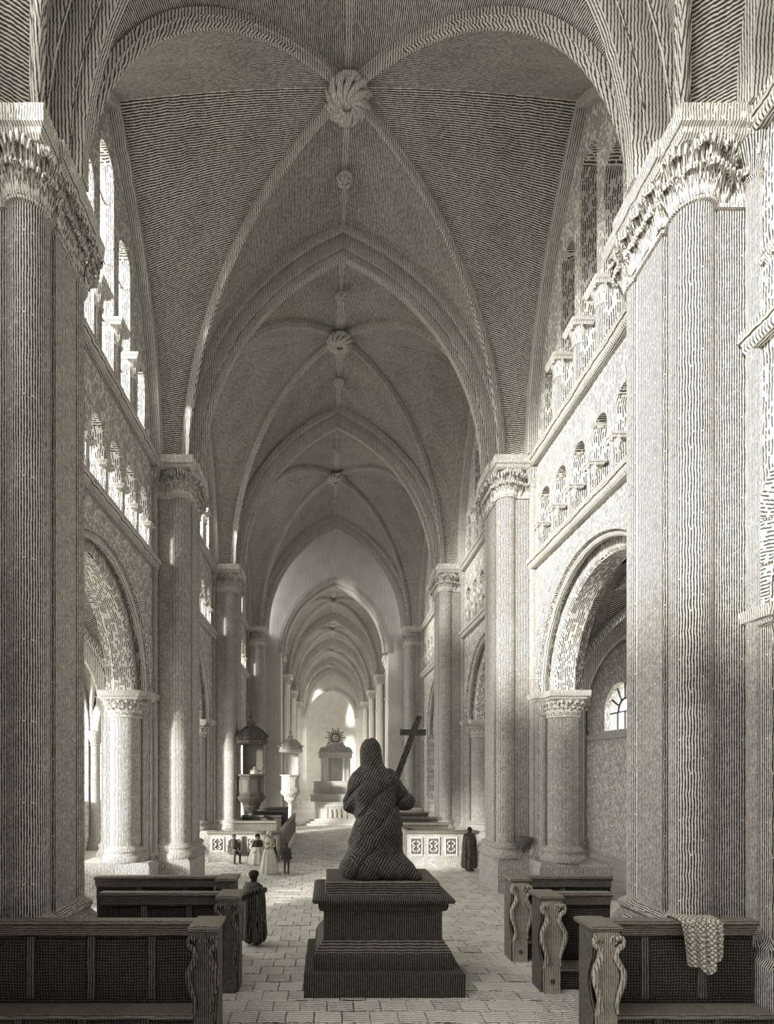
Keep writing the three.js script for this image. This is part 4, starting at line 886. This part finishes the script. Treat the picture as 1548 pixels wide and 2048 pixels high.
const pu2 = pulpit('pulpit', 'smaller pale pulpit with pointed sounding board beside the chancel arch', 1.15, M.carve, M.pale);
pu2.position.set(-3.35, 2.7, -41.5);
mesh('stem', turned(0, 0, [[0.4, -2.7], [0.4, -2.55], [0.22, -2.4], [0.16, -1.6], [0.2, -1.05]], 12), M.carve, pu2);

// ---------------------------------------------------------------- high altar
{
  const g = group('high_altar'); g.position.set(0.1, 0, -43.6); tag(g, 'pale tiered high altar with columns, canopy and golden sunburst', 'altar');
  const B = (name, w, y0, y1, z0, z1, o = 0.05) => mesh(name, rectStack(-w / 2, w / 2, z0, z1, [[y0, 0], [y1 - 0.1, 0], [y1 - 0.07, o], [y1, o]]), M.pale, g);
  for (let k = 0; k < 3; k++) mesh('step', box(-2.6 + k * 0.25, 2.6 - k * 0.25, k * 0.16, (k + 1) * 0.16, -3.2, 1.2 - k * 0.3), M.pale, g);
  B('front_block', 3.3, 0.4, 1.75, -1.2, 0.2);
  mesh('niche_frame', [box(-0.85, -0.65, 0.48, 1.4, 0.18, 0.28), box(0.65, 0.85, 0.48, 1.4, 0.18, 0.28), box(-0.95, 0.95, 1.4, 1.55, 0.18, 0.3)], M.pale, g);
  mesh('niche_relief', box(-0.65, 0.65, 0.48, 1.4, 0.18, 0.215), M.carve, g);
  for (let k = 0; k < 3; k++) mesh('relief_figure', [ball(-0.36 + k * 0.36, 1.16, 0.24, 0.08), turned(-0.36 + k * 0.36, 0.24, [[0.12, 0.55], [0.1, 0.8], [0.12, 1.0], [0.05, 1.1]], 8)], M.carve, g);
  B('lower_tier', 4.0, 1.75, 2.35, -2.2, -0.6, 0.08);
  B('middle_tier', 3.5, 2.35, 3.4, -2.4, -1.0, 0.08);
  mesh('tier_garland', tube([V(-1.5, 2.9, -0.95), V(-0.9, 2.6, -0.93), V(0, 2.95, -0.92), V(0.9, 2.6, -0.93), V(1.5, 2.9, -0.95)], 0.09, 6, 5), M.carve, g);
  // tabernacle: columns, entablature, crest
  for (const x of [-1.1, -0.72, 0, 0.72, 1.1]) mesh(x ? 'column' : 'centre_niche', x ? turned(x, -1.4, [[0.17, 3.4], [0.17, 3.5], [0.12, 3.58], [0.11, 5.1], [0.15, 5.2], [0.18, 5.3]], 12) : box(-0.4, 0.4, 3.4, 5.3, -1.9, -1.75), x ? M.pale : M.carve, g);
  mesh('tabernacle_back', box(-1.25, 1.25, 3.4, 5.3, -2.1, -1.9), M.pale, g);
  B('entablature', 2.7, 5.28, 5.75, -2.1, -1.15, 0.12);
  const crest = new THREE.Shape(); crest.moveTo(-1.35, 0); crest.bezierCurveTo(-1.4, 0.35, -0.9, 0.3, -0.75, 0.55); crest.bezierCurveTo(-0.5, 0.85, 0.5, 0.85, 0.75, 0.55); crest.bezierCurveTo(0.9, 0.3, 1.4, 0.35, 1.35, 0); crest.closePath();
  mesh('crest', extrude(crest, 0.4, { bevel: 0.04 }).translate(0, 5.75, -1.8), M.carve, g);
  for (const q of [-1, 1]) mesh('crest_scroll', tube([V(q * 1.3, 5.8, -1.35), V(q * 1.15, 6.1, -1.32), V(q * 0.8, 6.15, -1.3), V(q * 0.6, 6.4, -1.3), V(q * 0.2, 6.5, -1.3)], 0.07, 6, 4), M.carve, g);
  const sb = group('sunburst', g); sb.position.set(0, 6.95, -1.5);
  mesh('disc', turned(0, 0, [[0.02, -0.05], [0.26, -0.04], [0.28, 0.04], [0.02, 0.08]], 18).rotateX(Math.PI / 2), M.carve, sb);
  for (let k = 0; k < 20; k++) { const a = k / 20 * 2 * Math.PI, L = k % 2 ? 0.85 : 0.66, m = mesh('ray', rectStack(-0.05, 0.05, -0.02, 0.02, [[0.24, 0], [L, -0.018]]), M.lead, sb); m.rotation.z = a; }
  for (const q of [-1, 1]) mesh('side_figure', [ball(q * 1.72, 2.98, -1.3, 0.12), turned(q * 1.72, -1.3, [[0.2, 2.35], [0.15, 2.6], [0.17, 2.8], [0.06, 2.9]], 10)], M.carve, g);
}

// ---------------------------------------------------------------- people
// f: pose in metres, person facing +z before turning; hood, cloak and dress are children of the body
function bodyGeo(j, h, res = 84) {
  const f = (p) => {
    let d = ellipsoid(p, j.head, [0.078, 0.112, 0.095]);
    d = smin(d, capsule(p, [j.head[0], j.head[1] - 0.02, j.head[2] + 0.085], [j.head[0], j.head[1] - 0.035, j.head[2] + 0.105], 0.012, 0.016), 0.02);   // nose
    for (const q of [-1, 1]) d = smin(d, ellipsoid(p, [j.head[0] + q * 0.08, j.head[1] - 0.01, j.head[2]], [0.014, 0.03, 0.02]), 0.01);
    d = smin(d, capsule(p, j.head, j.neck, 0.05, 0.055), 0.03);
    d = smin(d, capsule(p, j.neck, j.chest, 0.07, 0.15), 0.08);
    d = smin(d, capsule(p, j.shL, j.shR, 0.07, 0.07), 0.07);
    d = smin(d, capsule(p, j.chest, j.hip, 0.15, 0.16), 0.1);
    for (const q of ['L', 'R']) {
      d = smin(d, capsule(p, j['sh' + q], j['el' + q], 0.062, 0.048), 0.04);
      d = smin(d, capsule(p, j['el' + q], j['ha' + q], 0.046, 0.034), 0.03);
      const ha = j['ha' + q], el = j['el' + q], t = V(ha[0] - el[0], ha[1] - el[1], ha[2] - el[2]).normalize();
      d = smin(d, capsule(p, ha, [ha[0] + t.x * 0.09, ha[1] + t.y * 0.09, ha[2] + t.z * 0.09], 0.036, 0.03), 0.02);
      d = smin(d, capsule(p, j['hp' + q], j['kn' + q], 0.095, 0.065), 0.06);
      d = smin(d, capsule(p, j['kn' + q], j['an' + q], 0.062, 0.042), 0.04);
      const an = j['an' + q];
      d = smin(d, capsule(p, [an[0], an[1] - 0.04, an[2] - 0.03], [an[0], an[1] - 0.05, an[2] + 0.14], 0.042, 0.036), 0.03);
    }
    return d;
  };
  return march(f, [0, h / 2 + 0.02, 0.12], h * 1.16, res);
}
const stand = { head: [0, 1.6, 0.03], neck: [0, 1.44, 0], chest: [0, 1.25, 0], hip: [0, 0.95, 0], shL: [-0.17, 1.4, 0], shR: [0.17, 1.4, 0], elL: [-0.24, 1.12, -0.02], elR: [0.24, 1.12, -0.02], haL: [-0.12, 1.04, 0.2], haR: [0.12, 1.06, 0.2], hpL: [-0.09, 0.92, 0], hpR: [0.09, 0.92, 0], knL: [-0.1, 0.5, 0.03], knR: [0.1, 0.5, 0.02], anL: [-0.1, 0.09, 0], anR: [0.1, 0.09, -0.02] };
const sit = { ...stand, head: [0, 1.18, 0.12], neck: [0, 1.03, 0.06], chest: [0, 0.85, 0.02], hip: [0, 0.52, -0.04], shL: [-0.17, 0.98, 0.03], shR: [0.17, 0.98, 0.03], elL: [-0.25, 0.72, 0.08], elR: [0.25, 0.72, 0.08], haL: [-0.08, 0.62, 0.32], haR: [0.1, 0.62, 0.32], hpL: [-0.1, 0.48, 0], hpR: [0.1, 0.48, 0], knL: [-0.14, 0.52, 0.42], knR: [0.14, 0.52, 0.42], anL: [-0.13, 0.09, 0.4], anR: [0.15, 0.09, 0.36] };
const standGeo = bodyGeo(stand, 1.72), sitGeo = bodyGeo(sit, 1.3);
function robe(prof, folds = 9, depth = 0.1, sx = 1, sz = 0.8, cz = 0) { // a hanging garment: rings of [radius, y, z-shift]
  const seg = 48;
  const mk = (o) => prof.map(([r, y, dz = 0], i) => Array.from({ length: seg }, (_, k) => { const a = k / seg * 2 * Math.PI, t = i / (prof.length - 1), q = r * (1 + depth * t * Math.sin(a * folds + t * 1.4)) - o; return V(q * sx * Math.cos(a), y, cz + dz - q * sz * Math.sin(a)); }));
  const g = loft([...mk(0).reverse()], { cap: true, smooth: 0.9 });
  return g;
}
function person(label, geo, skin, x, z, turn, scale = 1) {
  const g = group('person'); g.position.set(x, 0, z); g.rotation.y = turn; g.scale.setScalar(scale);
  tag(g, label, 'person');
  mesh('body', geo, skin, g);
  return g;
}
const hairGeo = (y, z, back = 0.02) => ball(0, y + 0.03, z - back, 0.1, 0.93, 1.05, 1.05, 16);
const shoulderCloak = [[0.09, 1.5], [0.16, 1.46], [0.24, 1.4], [0.29, 1.25], [0.31, 1.05], [0.31, 0.8], [0.32, 0.5], [0.33, 0.25], [0.3, 0.12]];
{ // cloaked man with a cap beside the left pews, walking away from the viewer to the left
  const p = person('person in a long dark cloak and black cap standing by the left pews', standGeo, M.blackCloth, -2.32, -13.1, 2.6, 1.0);
  mesh('cloak', robe(shoulderCloak, 8, 0.12, 1, 0.85), M.darkCloth, p);
  mesh('cloak_wrap', tube([V(-0.26, 1.32, 0.12), V(-0.05, 1.22, 0.28), V(0.2, 1.12, 0.2), V(0.3, 1.05, -0.02), V(0.2, 1.15, -0.24), V(-0.1, 1.3, -0.26), V(-0.27, 1.36, -0.05)], 0.06, 8, 4), M.darkCloth, p);
  mesh('hair', hairGeo(1.6, 0.03), M.hair, p);
  mesh('cap', turned(0, 0.02, [[0.11, 1.63], [0.125, 1.66], [0.12, 1.72], [0.08, 1.76], [0.01, 1.77]], 16), M.hair, p);
}
{ // seated man in dark clothes leaning forward
  const p = person('person in dark clothes sitting bent forward at the left parapet foot', sitGeo, M.darkCloth, -4.85, -24.95, 0.7);
  mesh('hair', hairGeo(1.18, 0.12), M.hair, p);
  mesh('coat', robe([[0.1, 1.06, 0.05], [0.2, 1.0, 0.04], [0.24, 0.85, 0.04], [0.26, 0.65, 0.02], [0.28, 0.5, 0.03]], 6, 0.06), M.darkCloth, p);
}
{ // seated woman in white
  const p = person('person in a white dress and dark bonnet seated at the left parapet foot', sitGeo, M.skin, -3.72, -24.9, 0.15);
  mesh('dress', robe([[0.1, 1.04, 0.05], [0.2, 0.98, 0.04], [0.22, 0.8, 0.05], [0.26, 0.62, 0.14], [0.34, 0.5, 0.22], [0.38, 0.3, 0.28], [0.42, 0.03, 0.32]], 9, 0.1, 1, 0.9), M.whiteCloth, p);
  mesh('shawl', robe([[0.08, 1.07, 0.05], [0.21, 1.0, 0.04], [0.25, 0.86, 0.04], [0.26, 0.76, 0.05]], 7, 0.08, 1.02, 0.95), M.blackCloth, p);
  mesh('bonnet', ball(0, 1.22, 0.09, 0.12, 0.95, 1, 1, 16), M.hair, p);
  for (const q of [-1, 1]) mesh('bonnet_ribbon', tube([V(0, 1.32, 0.08), V(q * 0.09, 1.37, 0.1), V(q * 0.16, 1.33, 0.1), V(q * 0.14, 1.26, 0.1)], 0.02, 5, 3), M.whiteCloth, p);
}
{ // standing woman in a white dress with a dark shawl
  const p = person('person in a white dress with a long dark shawl standing near the parapet', standGeo, M.skin, -2.92, -22.4, -0.6);
  mesh('dress', robe([[0.1, 1.44], [0.18, 1.38], [0.18, 1.15], [0.19, 1.02], [0.25, 0.85], [0.31, 0.5], [0.36, 0.2], [0.38, 0.02]], 10, 0.1, 1, 0.9), M.whiteCloth, p);
  mesh('shawl', robe([[0.09, 1.48, -0.04], [0.22, 1.38, -0.06], [0.24, 1.1, -0.1], [0.24, 0.8, -0.16], [0.2, 0.5, -0.24], [0.14, 0.3, -0.28]], 7, 0.1, 1, 0.75), M.blackCloth, p);
  mesh('head_scarf', ball(0, 1.63, 0.01, 0.112, 0.95, 1.15, 1.05, 16), M.whiteCloth, p);
}
{ // boy in a dark jacket
  const p = person('small boy in a short dark jacket standing beside the woman in white', standGeo, M.darkCloth, -2.2, -22.2, 0.2, 0.72);
  mesh('hair', hairGeo(1.6, 0.03), M.hair, p);
  mesh('jacket', robe([[0.09, 1.45], [0.2, 1.38], [0.24, 1.2], [0.24, 1.0], [0.27, 0.84]], 6, 0.06, 1.1, 0.8), M.blackCloth, p);
}
{ // man in a long dark coat by the right pier
  const p = person('person in a long dark coat standing before the right choir parapet', standGeo, M.blackCloth, 5.35, -22.9, 0.4, 1.06);
  mesh('cloak', robe(shoulderCloak, 9, 0.1, 0.95, 0.8), M.darkCloth, p);
  mesh('hair', hairGeo(1.6, 0.03, 0.01), M.hair, p);
}
{ // preacher in the pulpit
  const p = person('preacher with a raised arm standing in the large dark pulpit', bodyGeo({ ...stand, elR: [0.34, 1.38, 0.1], haR: [0.42, 1.6, 0.18] }, 1.75, 72), M.skin, -4.4, -28.9, 0.8, 0.95);
  p.position.y = 2.87;
  mesh('robe', robe([[0.1, 1.45], [0.2, 1.38], [0.21, 1.1], [0.23, 0.8], [0.27, 0.3], [0.28, 0.03]], 9, 0.08), M.blackCloth, p);
  mesh('surplice', robe([[0.09, 1.47], [0.21, 1.4], [0.235, 1.2], [0.25, 0.98]], 8, 0.08, 1.03, 0.95), M.whiteCloth, p);
  mesh('hair', hairGeo(1.6, 0.03), M.hair, p);
}
renderer.render(scene, camera);
